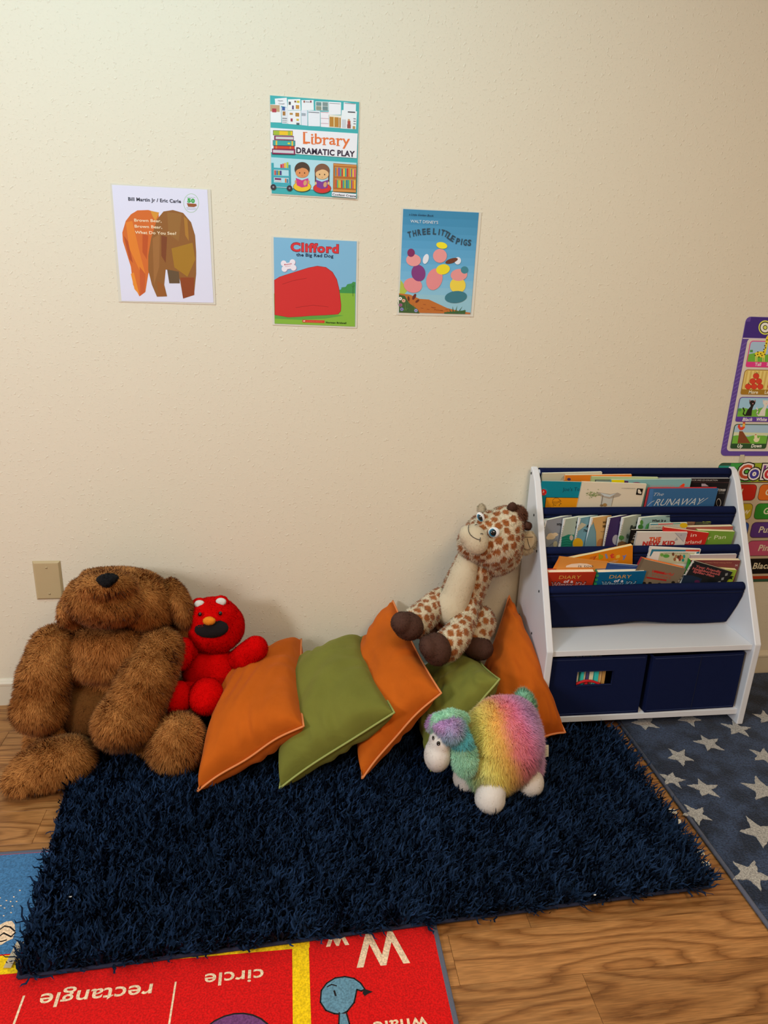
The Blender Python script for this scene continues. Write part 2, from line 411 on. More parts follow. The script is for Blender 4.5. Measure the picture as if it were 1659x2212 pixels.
# ------------------------------------------------------------------ rugs
def carpet_mat(name, col, dark=.6, sc=260, bump=.8, patch=None):
    m = mat(name, col, rough=1, spec=.05, sheen=.2); nt = m.node_tree; N = nt.nodes; L = nt.links; b = N['Principled BSDF']
    tc = [n for n in N if n.type == 'TEX_COORD'][0]
    n = N.new('ShaderNodeTexNoise'); n.inputs['Scale'].default_value = sc; n.inputs['Detail'].default_value = 3; L.new(tc.outputs['Object'], n.inputs['Vector'])
    r = N.new('ShaderNodeMapRange'); r.inputs[1].default_value = .35; r.inputs[2].default_value = .65; r.inputs[3].default_value = dark; r.inputs[4].default_value = 1.3; L.new(n.outputs['Fac'], r.inputs[0])
    f = r.outputs[0]
    if patch:
        n2 = N.new('ShaderNodeTexNoise'); n2.inputs['Scale'].default_value = patch[0]; n2.inputs['Detail'].default_value = 3; L.new(tc.outputs['Object'], n2.inputs['Vector'])
        r2 = N.new('ShaderNodeMapRange'); r2.inputs[1].default_value = .4; r2.inputs[2].default_value = .6; r2.inputs[3].default_value = patch[1]; r2.inputs[4].default_value = patch[2]; L.new(n2.outputs['Fac'], r2.inputs[0])
        q = N.new('ShaderNodeMath'); q.operation = 'MULTIPLY'; L.new(f, q.inputs[0]); L.new(r2.outputs[0], q.inputs[1]); f = q.outputs[0]
    s = N.new('ShaderNodeVectorMath'); s.operation = 'SCALE'; s.inputs[0].default_value = col; L.new(f, s.inputs[3]); L.new(s.outputs[0], b.inputs['Base Color'])
    bp = N.new('ShaderNodeBump'); bp.inputs['Strength'].default_value = bump; bp.inputs['Distance'].default_value = .002; L.new(n.outputs['Fac'], bp.inputs['Height']); L.new(bp.outputs['Normal'], b.inputs['Normal'])
    return m
BIND = mat('rug_binding', (.11, .12, .17), rough=.9, bump=(500, .6, .002))
RUGTXT = carpet_mat('rug_cream', (.78, .58, .40), .8)
# alphabet rug (upside down to the camera)
ra = thing('alphabet_rug', 'flat red and blue children\'s alphabet rug with yellow lines in the foreground', 'rug', (-.4, -1.3, 0))
box('pile', (-1.35, -2.1, .0005), (.284, -.618, .006), carpet_mat('rug_red', (.60, .004, .004), .8, 300, .5), ra)
V, F = join(box_vf((.2885, -1.36, .0035), (.011, 1.49, .006)), box_vf((-.53, -.6135, .0035), (1.64, .009, .006)), box_vf((-1.3545, -1.36, .0035), (.009, 1.49, .006)))
o = obj('binding', V, F, BIND, ra); bevel_obj(o, .002)
pr = Print((0, 0, .006), (1, 0, 0), (0, 1, 0), eps=.00002, base=.0002)
YEL = carpet_mat('rug_yellow', (.80, .53, .004), .85); BLU = carpet_mat('rug_blue', (.045, .16, .34), .75); WHT = RUGTXT; BLK = mat('rug_black', (.012, .01, .012), rough=1)
WBL = carpet_mat('whale_blue', (.11, .24, .34), .8); PUR = carpet_mat('rug_purple', (.15, .045, .16), .8)
pr.uv([(-1.35, -.875), (-.04, -.875), (-.04, -.619), (-1.35, -.619)], BLU)
pr.uv([(-1.35, -.918), (.284, -.918), (.284, -.878), (-1.35, -.878)], YEL)      # mostly under the shaggy rug
pr.uv([(.034, -.9335), (.284, -.9335), (.284, -.80), (.034, -.80)], 'c40808')
pr.m[-1] = MC['rug_red']
pr.uv([(0.0, -2.1), (.030, -2.1), (.033, -.62), (.0, -.62)], YEL)
pr.uv([(-1.35, -1.35), (.284, -1.35), (.284, -1.32), (-1.35, -1.32)], YEL)
pr.uv([(-.484, -1.3), (-.480, -1.3), (-.480, -.965), (-.484, -.965)], WHT)
pr.uv([(-.217, -1.3), (-.2135, -1.3), (-.2135, -.965), (-.217, -.965)], WHT)
def uptext(s, x0, x1, ybase, cap, bold=0, col=WHT):    # lettering read from the wall side: x runs right to left
    V, F = text_vf(s, bold, 0); a, b = V[:, 0].min(), V[:, 0].max()
    pr._add([np.array([x1-(v[0]-a)/(b-a)*(x1-x0), ybase-v[1]*cap/.73]) for v in V], F, col)
uptext('rectangle', -.452, -.256, -.965, .029, .012)
uptext('circle', -.163, -.054, -.955, .027, .012)
uptext('whale', .141, .239, -1.078, .026, .012)
uptext('w', .066, .112, -.888, .050, .02)
uptext('W', .122, .226, -.892, .082, .02)
# whale picture
wh = [(692, 2165), (694, 2140), (706, 2124), (724, 2113), (745, 2110), (765, 2114), (779, 2124), (788, 2137), (781, 2141), (771, 2138), (768, 2152), (765, 2166), (750, 2185), (738, 2191), (722, 2190), (704, 2183)]
pr.poly(wh, WBL); pr.line(wh, .0028, BLK, True)
for q in ([(786, 2136), (806, 2143), (795, 2147), (788, 2152), (783, 2146)],): pr.poly(q, BLK)
pr.poly([(733, 2190), (747, 2190), (753, 2212), (752, 2260), (734, 2260), (733, 2212)], WBL); pr.line([(733, 2188), (732, 2212), (733, 2260)], .0026, BLK); pr.line([(748, 2187), (755, 2212), (753, 2260)], .0026, BLK)
pr.line([(722, 2141), (725, 2151)], .0035, BLK); pr.line([(707, 2132), (716, 2127), (727, 2130)], .0022, BLK)
pr.uv([(-.10+.075*math.cos(a), -1.108+.072*math.sin(a)) for a in np.linspace(0, 6.28, 28)[:-1]], BLK)
pr.uv([(-.10+.072*math.cos(a), -1.108+.069*math.sin(a)) for a in np.linspace(0, 6.28, 28)[:-1]], PUR)
q = [(0, 1998), (14, 1991), (26, 1990), (32, 1998), (33, 2012), (28, 2028), (14, 2034), (4, 2041), (-30, 2050), (-45, 2020), (-20, 2000)]
pr.poly(q, WHT); pr.line([(0, 2008), (10, 2001), (22, 2003), (32, 2012)], .003, BLK); pr.line([(0, 2022), (8, 2016), (16, 2020), (24, 2024), (33, 2015)], .003, BLK); pr.line([(-10, 2035), (4, 2034), (14, 2031)], .003, BLK)
for x, y in ((43, 1924), (30, 1938), (23, 1948), (27, 1958), (10, 1962), (0, 1940), (8, 1979), (24, 1972), (2, 1957), (14, 1946), (36, 1948)):
    pr.ell((x, y), 2.0, 1.3, WHT, 8)
pr.build(ra)
# star rug
rs = thing('star_rug', 'flat navy rug with woven grey stars, under the bookshelf\'s right foot', 'rug', (1.6, -.6, 0))
STB = carpet_mat('star_rug_navy', (.026, .042, .085), .5, 230, .9, (14, .55, 1.35))
STG = carpet_mat('star_rug_grey', (.40, .385, .365), .6, 330, .9)
box('pile', (.990, -1.9, .0005), (2.8, -.016, .0095), STB, rs)
V, F = tube_vf([(.985, -1.9, .006), (.985, -.02, .006)], .0055, 8); obj('binding', V, F, BIND, rs, smooth=True)
def star_pts(c, r, a0, seed):
    g = random.Random(seed); P = []
    for k in range(10):
        rr = r*(1 if k % 2 == 0 else .43)*g.uniform(.9, 1.12); a = a0+k*math.pi/5+g.uniform(-.06, .06)
        P.append(np.array([c[0]+rr*math.cos(a), c[1]+rr*math.sin(a)]))
    out = []
    for a, b in zip(P, P[1:]+P[:1]):
        for t in (0, .2, .4, .6, .8): out.append(a+(b-a)*t+np.array([g.uniform(-1, 1), g.uniform(-1, 1)])*.0016)
    return out
stars = [(1392, 1562, 26), (1487, 1552, 26), (1592, 1574, 27), (1530, 1606, 28), (1468, 1635, 28), (1452, 1684, 25), (1522, 1704, 30), (1505, 1760, 30), (1650, 1634, 30),
         (1648, 1707, 40), (1645, 1800, 42), (1622, 1888, 40), (1655, 1552, 26), (1700, 1500, 26), (1720, 1610, 30), (1750, 1760, 40), (1720, 1950, 40)]
for i, (x, y, r) in enumerate(stars):
    c = fl(x, y, .0095); R = r*mpp(c)*1.12; pts = star_pts(c, R, .5+i*.37, i); n = len(pts)
    V = [(p[0], p[1], .0090) for p in pts]+[(p[0], p[1], .0112) for p in pts]
    F = [tuple(range(n, 2*n))]+[(k, (k+1) % n, n+(k+1) % n, n+k) for k in range(n)]
    obj('woven_star', V, F, STG, rs)
gs = random.Random(11)                 # the same weave goes on outside the frame
for j in range(11):
    for i in range(7):
        x = 1.08+i*.235+(j % 2)*.11+gs.uniform(-.02, .02); y = -.16-j*.155+gs.uniform(-.02, .02)
        px_ = (np.array([x, y, .01])-CAM); u_ = 829.5+FPX*(px_@RT)/(px_@FW); v_ = 1106+FPX*(px_@DN)/(px_@FW)
        if (0 < v_ < 2300 and u_ < 1740) or x > 2.72 or y < -1.84 or x < 1.05: continue
        pts = star_pts((x, y), .033, gs.uniform(0, 1.2), 50+j*7+i); n = len(pts)
        V = [(p[0], p[1], .0090) for p in pts]+[(p[0], p[1], .0112) for p in pts]
        F = [tuple(range(n, 2*n))]+[(k, (k+1) % n, n+(k+1) % n, n+k) for k in range(n)]
        obj('woven_star', V, F, STG, rs)
# dark shaggy rug
def shag():
    c = [np.array(p) for p in ((-.502, -.932), (.914, -.860), (.938, -.115), (-.590, -.150))]
    root = thing('shag_rug', 'dark blue shaggy rug under the cushions and plush toys', 'rug', (.2, -.5, 0.006))
    n = 26; V = []; 
    def P(u, v): return (c[0]*(1-u)+c[1]*u)*(1-v)+(c[3]*(1-u)+c[2]*u)*v
    for j in range(n+1):
        for i in range(n+1):
            p = P(i/n, j/n); V.append((p[0], p[1], .0125))
    F = [(j*(n+1)+i, j*(n+1)+i+1, (j+1)*(n+1)+i+1, (j+1)*(n+1)+i) for j in range(n) for i in range(n)]
    def colf(P, r):
        k = .55+.9*r[:, None]; base = np.array([[.0105, .024, .060]])
        patch = 1+.25*noise3(P*np.array([1, 1, 0]), 3, 9)[:, None]
        return np.clip(base*k*patch, 0, 1)
    o = furry('shag_pile', V, F, mat('shag', (.02, .03, .08), rough=1, spec=.06, attr=True), colf, root, n=90000, length=.032, width=.0042, mask=lambda P, NN: ~((P[:, 0] > .700) & (P[:, 1] > -.312)), kink=.20, lean=(.05, -.06, .1), cfreq=24, bendf=1.5,
              leanamt=.30, curl=.40, clump=1.15, nblend=.35, segs=6)
    o['kind'] = 'stuff'
    bk = [(p[0], p[1]) for p in c]; V = [(x, y, z) for z in (.0075, .0125) for x, y in bk]
    obj('backing', V, [(3, 2, 1, 0), (4, 5, 6, 7), (0, 1, 5, 4), (1, 2, 6, 5), (2, 3, 7, 6), (3, 0, 4, 7)], mat('shag_backing', (.03, .035, .06), rough=.9), root)
    edge = [np.array([*p, .0125]) for p in c]; V, F = tube_vf(edge+[edge[0]], .004, 8); obj('binding', V, F, mat('shag_binding', (.018, .022, .05), rough=.9), root, smooth=True)
    PAP = mat('paper_tag', (.78, .74, .64), rough=.7)
    for (px, py), a in (((1449, 1750), .3), ((1459, 1772), .1), ((1507, 1838), .25), ((1520, 1864), .1)):
        p = fl(px+1, py+2, .010); u = np.array([math.cos(a), math.sin(a)*-.3-.2, 0])
        V, F = box_vf(p, (.026, .016, .0008), (unit(u), unit(np.cross([0, 0, 1], unit(u))), (0, 0, 1))); obj('paper_tag', V, F, PAP, root)
    p = fl(30, 2062, .010); V, F = box_vf(p, (.014, .055, .0008), (unit([1, -.1, 0]), unit([.1, 1, 0]), (0, 0, 1))); obj('paper_tag', V, F, mat('tan_tag', (.5, .42, .30), rough=.7), root)
    return root
shag()
for (px, py, l) in ((152, 1937, 'tiny white lint speck on the left side of the shaggy rug'), (1285, 1933, 'tiny white lint speck near the front right edge of the shaggy rug')):
    V, F = ell_vf(fl(px, py, .040), (.0032, .0018, .0012), None, 8, 5); obj('lint_speck', V, F, mat('lint', (.85, .85, .85)), None, label=l, cat=None); bpy.context.scene.objects[-1]
for o in [o for o in COL.objects if o.name.startswith('lint_speck')]: o['category'] = 'lint'

# ------------------------------------------------------------------ cushions
def velvet(name, col):
    m = mat(name, col, rough=.9, spec=.1, sheen=.35, vary=(11, .22)); nt = m.node_tree; N = nt.nodes; L = nt.links; b = N['Principled BSDF']
    b.inputs['Sheen Tint'].default_value = (*[min(1, c*1.6+.1) for c in col], 1)
    tc = [n for n in N if n.type == 'TEX_COORD'][0]
    n = N.new('ShaderNodeTexNoise'); n.inputs['Scale'].default_value = 16; n.inputs['Detail'].default_value = 3; n.inputs['Distortion'].default_value = .6; L.new(tc.outputs['Object'], n.inputs['Vector'])
    bp = N.new('ShaderNodeBump'); bp.inputs['Strength'].default_value = .35; bp.inputs['Distance'].default_value = .012
    L.new(n.outputs['Fac'], bp.inputs['Height']); L.new(bp.outputs['Normal'], b.inputs['Normal'])
    return m
ORV = velvet('orange_velvet', (.50, .105, .008)); GRV = velvet('green_velvet', (.17, .175, .032))
ORP = mat('orange_piping', (.72, .24, .08), rough=.7); GRP = mat('green_piping', (.32, .35, .10), rough=.7)
def cushion(label, A, B, C, D, th, mt, mp, seed, pinch=.03, sag=(0, 0, 0), wr=1.0, lift=0):
    A, B, C, D = [np.asarray(p, float) for p in (A, B, C, D)]; n = 44
    g = np.random.default_rng(seed); ctr = (A+B+C+D)/4
    N0 = unit(np.cross(B-A, D-A)); 
    if N0@(np.array([-1., -1., .8])) < 0: N0 = -N0
    root = thing('cushion', label, 'cushion', ctr-[0, 0, .1], 'velvet cushions along the wall')
    def edge(u, v):
        # corners stay, sides pull inwards
        pu = pinch*4*v*(1-v); pv = pinch*4*u*(1-u)
        uu = u+(0.5-u)*2*pu*abs(2*u-1)**1.5; vv = v+(0.5-v)*2*pv*abs(2*v-1)**1.5
        return (A*(1-uu)+B*uu)*(1-vv)+(D*(1-uu)+C*uu)*vv
    def h(u, v):
        e = (16*u*(1-u)*v*(1-v)); return e**.36
    V = []; 
    wob = [(g.uniform(3, 8), g.uniform(-1, 1), g.uniform(-1, 1), g.uniform(0, 6)) for _ in range(5)]
    ed = lambda u, v: sum(math.sin(f*3*(u*a+v*b)+c) for f, a, b, c in wob)/5
    for side in (1, -1):
        for j in range(n+1):
            for i in range(n+1):
                u, v = i/n, j/n; p = edge(u, v)
                # wrinkles gathered at the seams
                rim = min(u, 1-u, v, 1-v); k = math.exp(-rim*9)*(1-math.exp(-rim*60))
                s_ = (u if rim in (v, 1-v) else v)
                wrk = wr*.0055*k*math.sin(s_*26+seed*3+3*math.sin(s_*9+seed))*(1.5 if s_ > .35 else .6)+wr*.007*ed(u*2.2, v*2.2)*h(u, v)+wr*.0045*h(u, v)*math.sin(seed*2+8*v+5*u+3.2*math.sin(6*u-4*v+seed))*(.3+.7*abs(2*v-1))
                t = th*(.60 if side > 0 else .42)*h(u, v)
                q = p + N0*side*(t+wrk*(1 if side > 0 else .7)) + np.array(sag)*4*u*(1-u)*4*v*(1-v)
                q = q + N0*.008*ed(u*.7, v*.7)*(1-h(u, v)*.5)*wr
                if q[2] < .03: q[2] = .03+(q[2]-.03)*.15
                if q[1] > -.006: q[1] = -.006+(q[1]+.006)*.02
                V.append(q)
    m1 = (n+1)**2; F = []
    for s in range(2):
        for j in range(n):
            for i in range(n):
                f = (s*m1+j*(n+1)+i, s*m1+j*(n+1)+i+1, s*m1+(j+1)*(n+1)+i+1, s*m1+(j+1)*(n+1)+i); F.append(f if s == 0 else f[::-1])
    me = mesh('cover', V, F, mt, smooth=True); bm = bmesh.new(); bm.from_mesh(me); bmesh.ops.remove_doubles(bm, verts=bm.verts, dist=.0004); bmesh.ops.recalc_face_normals(bm, faces=bm.faces); bm.to_mesh(me); bm.free()
    o = link('cover', me, root); sb = o.modifiers.new('s', 'SUBSURF'); sb.levels = 0; sb.render_levels = 1
    idx = [j for j in range(n+1)]+[(j+1)*(n+1)-1 for j in range(1, n+1)]+[n*(n+1)+i for i in range(n-1, -1, -1)]+[j*(n+1) for j in range(n-1, -1, -1)]
    P = [V[i]+N0*.0015 for i in idx]; Vt, Ft = tube_vf(P, .0029, 7); obj('piping', Vt, Ft, mp, root, smooth=True)
    return root
z_ = .042
cushion('orange velvet cushion nearest the red plush toy', fl(428, 1712, z_), at(657, 1570, -.45), at(652, 1382, -.025), at(500, 1468, -.11), .17, ORV, ORP, 1)
cushion('large green velvet cushion between two orange cushions', fl(606, 1706, z_), at(853, 1541, -.46), at(783, 1374, -.025), at(622, 1452, -.07), .17, GRV, GRP, 2)
cushion('tall orange velvet cushion under the giraffe\'s left hoof', fl(784, 1684, z_), at(953, 1497, -.42), at(850, 1299, -.02), at(768, 1430, -.06), .13, ORV, ORP, 3)
cushion('smaller green velvet cushion behind the rainbow plush sheep', fl(934, 1668, z_), at(1079, 1467, -.40), at(1018, 1402, -.10), at(893, 1470, -.10), .13, GRV, GRP, 4)
cushion('orange velvet cushion leaning on the bookshelf\'s side', fl(1075, 1640, z_), at(1221, 1583, -.37), at(1100, 1284, -.025), at(1040, 1455, -.14), .16, ORV, ORP, 5)

# ------------------------------------------------------------------ bookshelf
SW = mat('white_melamine', (.74, .76, .82), rough=.32, spec=.4)
NAVY = mat('navy_canvas', (.0055, .0105, .052), rough=.95, bump=(900, .5, .001), spec=.12)
NAVY2 = mat('navy_canvas_hem', (.008, .014, .06), rough=.85, spec=.2)
HOLE = mat('screw_dark', (.02, .02, .02), rough=.5)
shelf = thing('book_rack', 'white bookshelf with navy canvas book slings at the right of the wall', 'bookshelf', (1.03, -.15, 0))
def panel_profile():
    P = [(-.016, .002), (-.295, .002), (-.299, .284)]
    q = [(-.075, .684), (-.058, .712), (-.034, .737), (-.016, .744)]
    return P+q
XL0, XL1, XR0, XR1 = .709, .729, 1.337, 1.357
def panel(x0, x1):
    P = panel_profile(); n = len(P)
    z0 = .0130 if x0 < 1 else .0115
    P = [(y, max(z, z0)) for y, z in P]
    V = [(x, y, z) for x in (x0, x1) for y, z in P]
    F = [tuple(range(n)), tuple(range(n, 2*n))[::-1]]+[(i, n+i, n+(i+1) % n, (i+1) % n) for i in range(n)]
    o = obj('side_panel', V, F, SW, shelf); bm = bmesh.new(); bm.from_mesh(o.data); bmesh.ops.recalc_face_normals(bm, faces=bm.faces); bm.to_mesh(o.data); bm.free()
    bevel_obj(o, .003, 3); return o
pl_ = panel(XL0, XL1); panel(XR0, XR1)
for (y, z) in ((-.026, .725), (-.085, .615), (-.137, .523), (-.19, .42), (-.17, .275), (-.05, .275)):
    V, F = ell_vf((XL0-.0006, y, z), (.0012, .0035, .0042), None, 10, 6); obj('screw', V, F, HOLE, shelf)
o = box('shelf_board', (XL1+.0004, -.289, .263), (XR0-.0004, -.018, .280), SW, shelf, bevel=.001)
o = box('bottom_board', (XL1+.0004, -.285, .042), (XR0-.0004, -.018, .060), SW, shelf, bevel=.001)
box('back_rail', (XL1+.0004, -.030, .0605), (XR0-.0004, -.018, .262), SW, shelf)
RODS = [(-.028, .728), (-.085, .624), (-.140, .522), (-.196, .424)]
RR = .0125
for y, z in RODS:
    V, F = tube_vf([(XL1+.0003, y, z), (XR0-.0003, y, z)], .009, 14); obj('rod', V, F, SW, shelf, smooth=True)
def sling(i):
    """canvas of one pocket: over its front rod, down, and up behind to the rod above; i = rod index of the front"""
    y, z = RODS[i]; n = 46; x0, x1 = XL1+.002, XR0-.003
    if i == 0: path = [(y+.006, z-.05), (y+.011, z-.01)]; down = []
    yb, zb = (RODS[i-1] if i else (y, z))
    P = []
    if i:                                       # back sheet from the rod above down to the fold
        P += [(yb-.004, zb-.012), (yb-.002, zb-.06), (y+.075-.02, z-.05), (y+.066, z-.115), (y+.060, z-.135)]
        P += [(y+.052, z-.141), (y+.042, z-.137)]
        P += [(y+.030, z-.115), (y+.008, z-.07), (y-.008, z-.03)]
        lowi = 5
    else:
        P += [(y+.002, z-.11), (y+.003, z-.05), (y-.002, z-.022)]; lowi = -9
    for a in np.linspace(200, 565, 13) if i else np.linspace(200, 560, 13):
        P.append((y+RR*math.cos(math.radians(a)), z+RR*math.sin(math.radians(a))))
    m_ = len(P); V = []
    for k in range(n+1):
        u = k/n; x = x0+(x1-x0)*u
        for j, (yy, zz) in enumerate(P):
            wv = 0
            if i and 2 <= j <= 8:
                wv = (.010*math.exp(-((u-.53)/.10)**2)-.004*math.exp(-((u-.2)/.15)**2)-.003*math.exp(-((u-.85)/.1)**2)) if i == 3 else .004*math.sin(u*9+i)
                wv *= math.exp(-((j-lowi)/2.2)**2)
            V.append((x, yy+.0025*math.sin(u*7+i+j*.3)*(1 if i and 2 < j < 9 else 0), zz+wv))
    F = [(k*m_+j, (k+1)*m_+j, (k+1)*m_+j+1, k*m_+j+1) for k in range(n) for j in range(m_-1)]
    o = obj('canvas_sling', V, F, NAVY, shelf, smooth=True)
    so = o.modifiers.new('s', 'SOLIDIFY'); so.thickness = .0014
    if i:                                       # stitched hem just under the rod, in dark navy
        V, F = tube_vf([(x0+(x1-x0)*k/n, y-.0125-.001*0+.0, z-.0125+.0008*math.sin(k*.4)) for k in range(n+1)], .0011, 5)
        obj('hem', V, F, mat('hem_dark', (.006, .01, .035), rough=.9), o, smooth=True)
    return o
for i in range(4): sling(i)
for i in (0, 1, 2, 3):                           # closed sleeve ends
    for x in (XR0-.0035,):
        y, z = RODS[i]; V, F = tube_vf([(x-.001, y, z), (x+.0012, y, z)], RR+.0006, 18); obj('sleeve_end', V, F, NAVY2, shelf, smooth=False)

# ------------------------------------------------------------------ fabric bins
def bin_(label, x0, x1, y0, y1, z0, z1, yaw, hole=None, bulge=.003):
    c = np.array([(x0+x1)/2, (y0+y1)/2, z0]); root = thing('fabric_bin', label, 'storage bin', c, 'canvas bins in the bottom of the bookshelf')
    cs, sn = math.cos(yaw), math.sin(yaw)
    def T(p): q = np.array(p)-c; return np.array([c[0]+q[0]*cs-q[1]*sn, c[1]+q[0]*sn+q[1]*cs, p[2]])
    t = .006
    def slab(name, a, b, par=root, m=NAVY, bv=.002):
        V, F = box_vf((np.array(a)+b)/2, np.abs(np.array(b)-a)); V = [T(v) for v in V]; o = obj(name, V, F, m, par); bevel_obj(o, bv, 3); return o
    # front wall, with the handle opening if there is one
    if hole:
        hx0, hx1, hz0, hz1 = hole; xs = [x0, hx0, hx1, x1]; zs = [z0, hz0, hz1, z1]; V = []; F = []
        for yy in (y0, y0+t):
            for z in zs:
                for x in xs: V.append(T((x, yy, z)))
        for j in range(3):
            for i in range(3):
                if i == 1 and j == 1: continue
                a = j*4+i; F.append((a, a+1, a+5, a+4)); F.append((a+16, a+20, a+21, a+17))
        F += [(5, 21, 22, 6), (9, 10, 26, 25), (5, 9, 25, 21), (6, 22, 26, 10)]
        F += [(0, 16, 17, 1), (1, 17, 18, 2), (2, 18, 19, 3), (12, 13, 29, 28), (13, 14, 30, 29), (14, 15, 31, 30)]
        F += [(0, 4, 20, 16), (4, 8, 24, 20), (8, 12, 28, 24), (3, 19, 23, 7), (7, 23, 27, 11), (11, 27, 31, 15)]
        o = obj('front_panel', V, F, NAVY, root)
        V, F = tube_vf([T((hx0, y0-.0006, hz0)), T((hx1, y0-.0006, hz0)), T((hx1, y0-.0006, hz1)), T((hx0, y0-.0006, hz1)), T((hx0, y0-.0006, hz0))], .0013, 6); obj('handle_hem', V, F, NAVY2, root, smooth=True)
    else:
        o = slab('front_panel', (x0, y0, z0), (x1, y0+t, z1))
        V, F = tube_vf([T(((x0+x1)/2+.003, y0-.0005, z0+.003)), T(((x0+x1)/2+.006, y0-.0005, z1-.003))], .0012, 6); obj('seam', V, F, mat('hem_dark', (.006, .01, .035)), root)
    slab('side_panel', (x0, y0+t, z0), (x0+t, y1, z1)); slab('side_panel', (x1-t, y0+t, z0), (x1, y1, z1))
    slab('back_panel', (x0+t, y1-t, z0), (x1-t, y1, z1)); slab('bottom_panel', (x0+t, y0+t, z0), (x1-t, y1-t, z0+.004))
    for z in (z0+.006, z1-.006):
        V, F = tube_vf([T((x0+.006, y0-.0004, z)), T((x1-.006, y0-.0004, z))], .0008, 5); obj('stitching', V, F, mat('stitch_navy', (.03, .045, .12)), root)
    return root
bin_('navy canvas bin with a handle opening, left under the shelf board', .733, 1.020, -.281, -.04, .0615, .252, 0, hole=(.814, .923, .161, .208))
bin_('navy canvas bin with a centre seam, right under the shelf board', 1.036, 1.325, -.281, -.045, .0615, .248, math.radians(1.2))
# what shows through the handle opening
zb = .066
items = [('white paper booklet with a red dot seen in the bin opening', .812, .829, 'd8d4c0', -.262), ('teal folder at the left of the bin opening', .831, .842, '2fb6b4', -.268), ('white book in the bin opening beside the left teal folder', .844, .850, 'cfc9b4', -.262),
         ('purple book in the bin opening', .852, .860, '45406e', -.262), ('cream book in the middle of the bin opening', .862, .874, 'd9cfb0', -.262), ('teal folder at the right of the bin opening', .876, .887, '2fb6b4', -.268),
         ('tan book beside the right teal folder in the bin', .889, .899, 'c9a878', -.262), ('brown striped book at the right edge of the bin opening', .901, .911, 'b08a50', -.262)]
for lab, a, b, c, yy in items:
    r = thing('binned_book', lab, 'book', ((a+b)/2, -.15, zb), 'books in the left bin')
    box('cover', (a, yy, zb), (b, yy+.19, .222), flat(c, 1.5), r, bevel=.0008); box('pages', (a+.0015, yy+.005, .222), (b-.0015, yy+.185, .2235), flat('efe8d8', 1.3), r)
r = thing('red_toy', 'red curved card piece at the bottom of the bin opening', 'card', (.85, -.272, .066))
V, F = tube_vf([(.812+.1*k/12*.8, -.2725+.0, .158+.013*math.sin(math.pi*k/12)) for k in range(13)], .004, 8); V = [(x, y, z) for x, y, z in V]
obj('arch', V, F, flat('b01820', 1.3), r, smooth=True); box('stem', (.845, -.2745, .066), (.853, -.2705, .168), flat('b01820', 1.3), r)

# ------------------------------------------------------------------ books in the slings
BOOKS = {}
def book(key, label, p1, Y1, p2, Y2, t, cover, pages='efe6cf', back=None, spine=None, h=None, fwd=.10, group='picture books in the slings', g=1.2, hard=False, floorz=None):
    """p1/p2: upper left and right corners of the front cover, at depths Y1/Y2; the book stands in the pocket below"""
    A = at(*p1, Y1); B = at(*p2, Y2); u = unit(B-A)
    d = np.array([0, fwd, -1.0]); d = unit(d-u*(d@u))
    n = unit(np.cross(u, d)); 
    if n[1] > 0: n = -n                   # towards the reader
    w = np.linalg.norm(B-A); h = h or .12
    if floorz is not None: h = min(h, (min(A[2], B[2])-floorz)/max(.2, -d[2]))
    root = thing('picture_book', label, 'book', (A+B)/2+d*h-n*t/2, group)
    c = A+u*w/2+d*h/2; ax = (u, d, n)
    ct = .0022 if hard else .0007
    ov = .003 if hard else 0
    parts = [box_vf(c-n*ct/2, (w, h, ct), ax), box_vf(c-n*(t-ct/2), (w, h, ct), ax), box_vf(A+d*h/2+u*ct/2-n*t/2, (ct, h, t), ax)]
    mi = []; mats = [flat(cover, g), flat(back or cover, g), flat(spine or cover, g)]
    for k in range(3): mi += [k]*6
    V, F = join(*parts); o = obj('cover', V, F, mats, root, mi=mi)
    V, F = box_vf(c-n*t/2+u*(ct-ov)/2+d*ov/2, (w-ct-ov-.0006, h-ov-.0006, t-2*ct-.0001), ax)
    obj('pages', V, F, flat(pages, g), root)
    P = Print(A, u, -d, eps=.00002, base=.0002, g=g); P.N = n; BOOKS[key] = (P, root)
    return P
def z3(x, y): return (1140+x/6.38, 1000+y/6.38)       # notes taken from enlarged crops
def zB(x, y): return (1360+x/6.38, 1000+y/6.38)
def zC(x, y): return (1150+x/6.636, 1150+y/6.636)
def zD(x, y): return (1360+x/6.38, 1150+y/6.38)
# --- top sling
f1 = .500
b = book('sketch', 'cream book with a pencil sketch, farthest back in the top sling\'s left end', (1172, 1022.5), -.048, (1301, 1020), -.048, .010, 'b9b39c', h=.19, floorz=f1)
b.line([z3(455, 238), z3(475, 205), z3(500, 182)], .0008, '6a6458'); b.line([z3(470, 238), z3(500, 200)], .0006, '6a6458')
b = book('orange1', 'orange board book with rounded corner behind the green one in the top sling', (1221, 1026.5), -.052, (1365, 1025), -.052, .006, 'd0761c', h=.19, floorz=f1)
b.ell(z3(568, 225), 4, 3, '3a2f5a', 12); b.poly([z3(505, 165), z3(520, 165), z3(514, 240), z3(500, 240)], 'd89860')
b = book('green1', 'pale green book with a grey framed window, middle of the top sling', (1278, 1029), -.056, (1422, 1031.5), -.056, .006, 'a3b585', h=.18, floorz=f1)
b.poly([z3(925, 230), z3(1150, 232), z3(1150, 290), z3(925, 290)], '4e5a52'); b.poly([z3(940, 242), z3(1150, 244), z3(1150, 290), z3(940, 290)], '8f9e97')
b.text('THE', z3(1050, 282), z3(1120, 282), '3d4a40', h=3)
b = book('bcd', 'black book with white small print, right end of the top sling', (1423, 1034), -.050, (1577, 1034), -.050, .012, '1b1618', pages='b4b2b4', h=.20, floorz=f1, g=1.0)
b.text('BOOK AND CD COLLECTION', zB(845, 246), zB(1210, 248), 'd8d4d0', h=3)
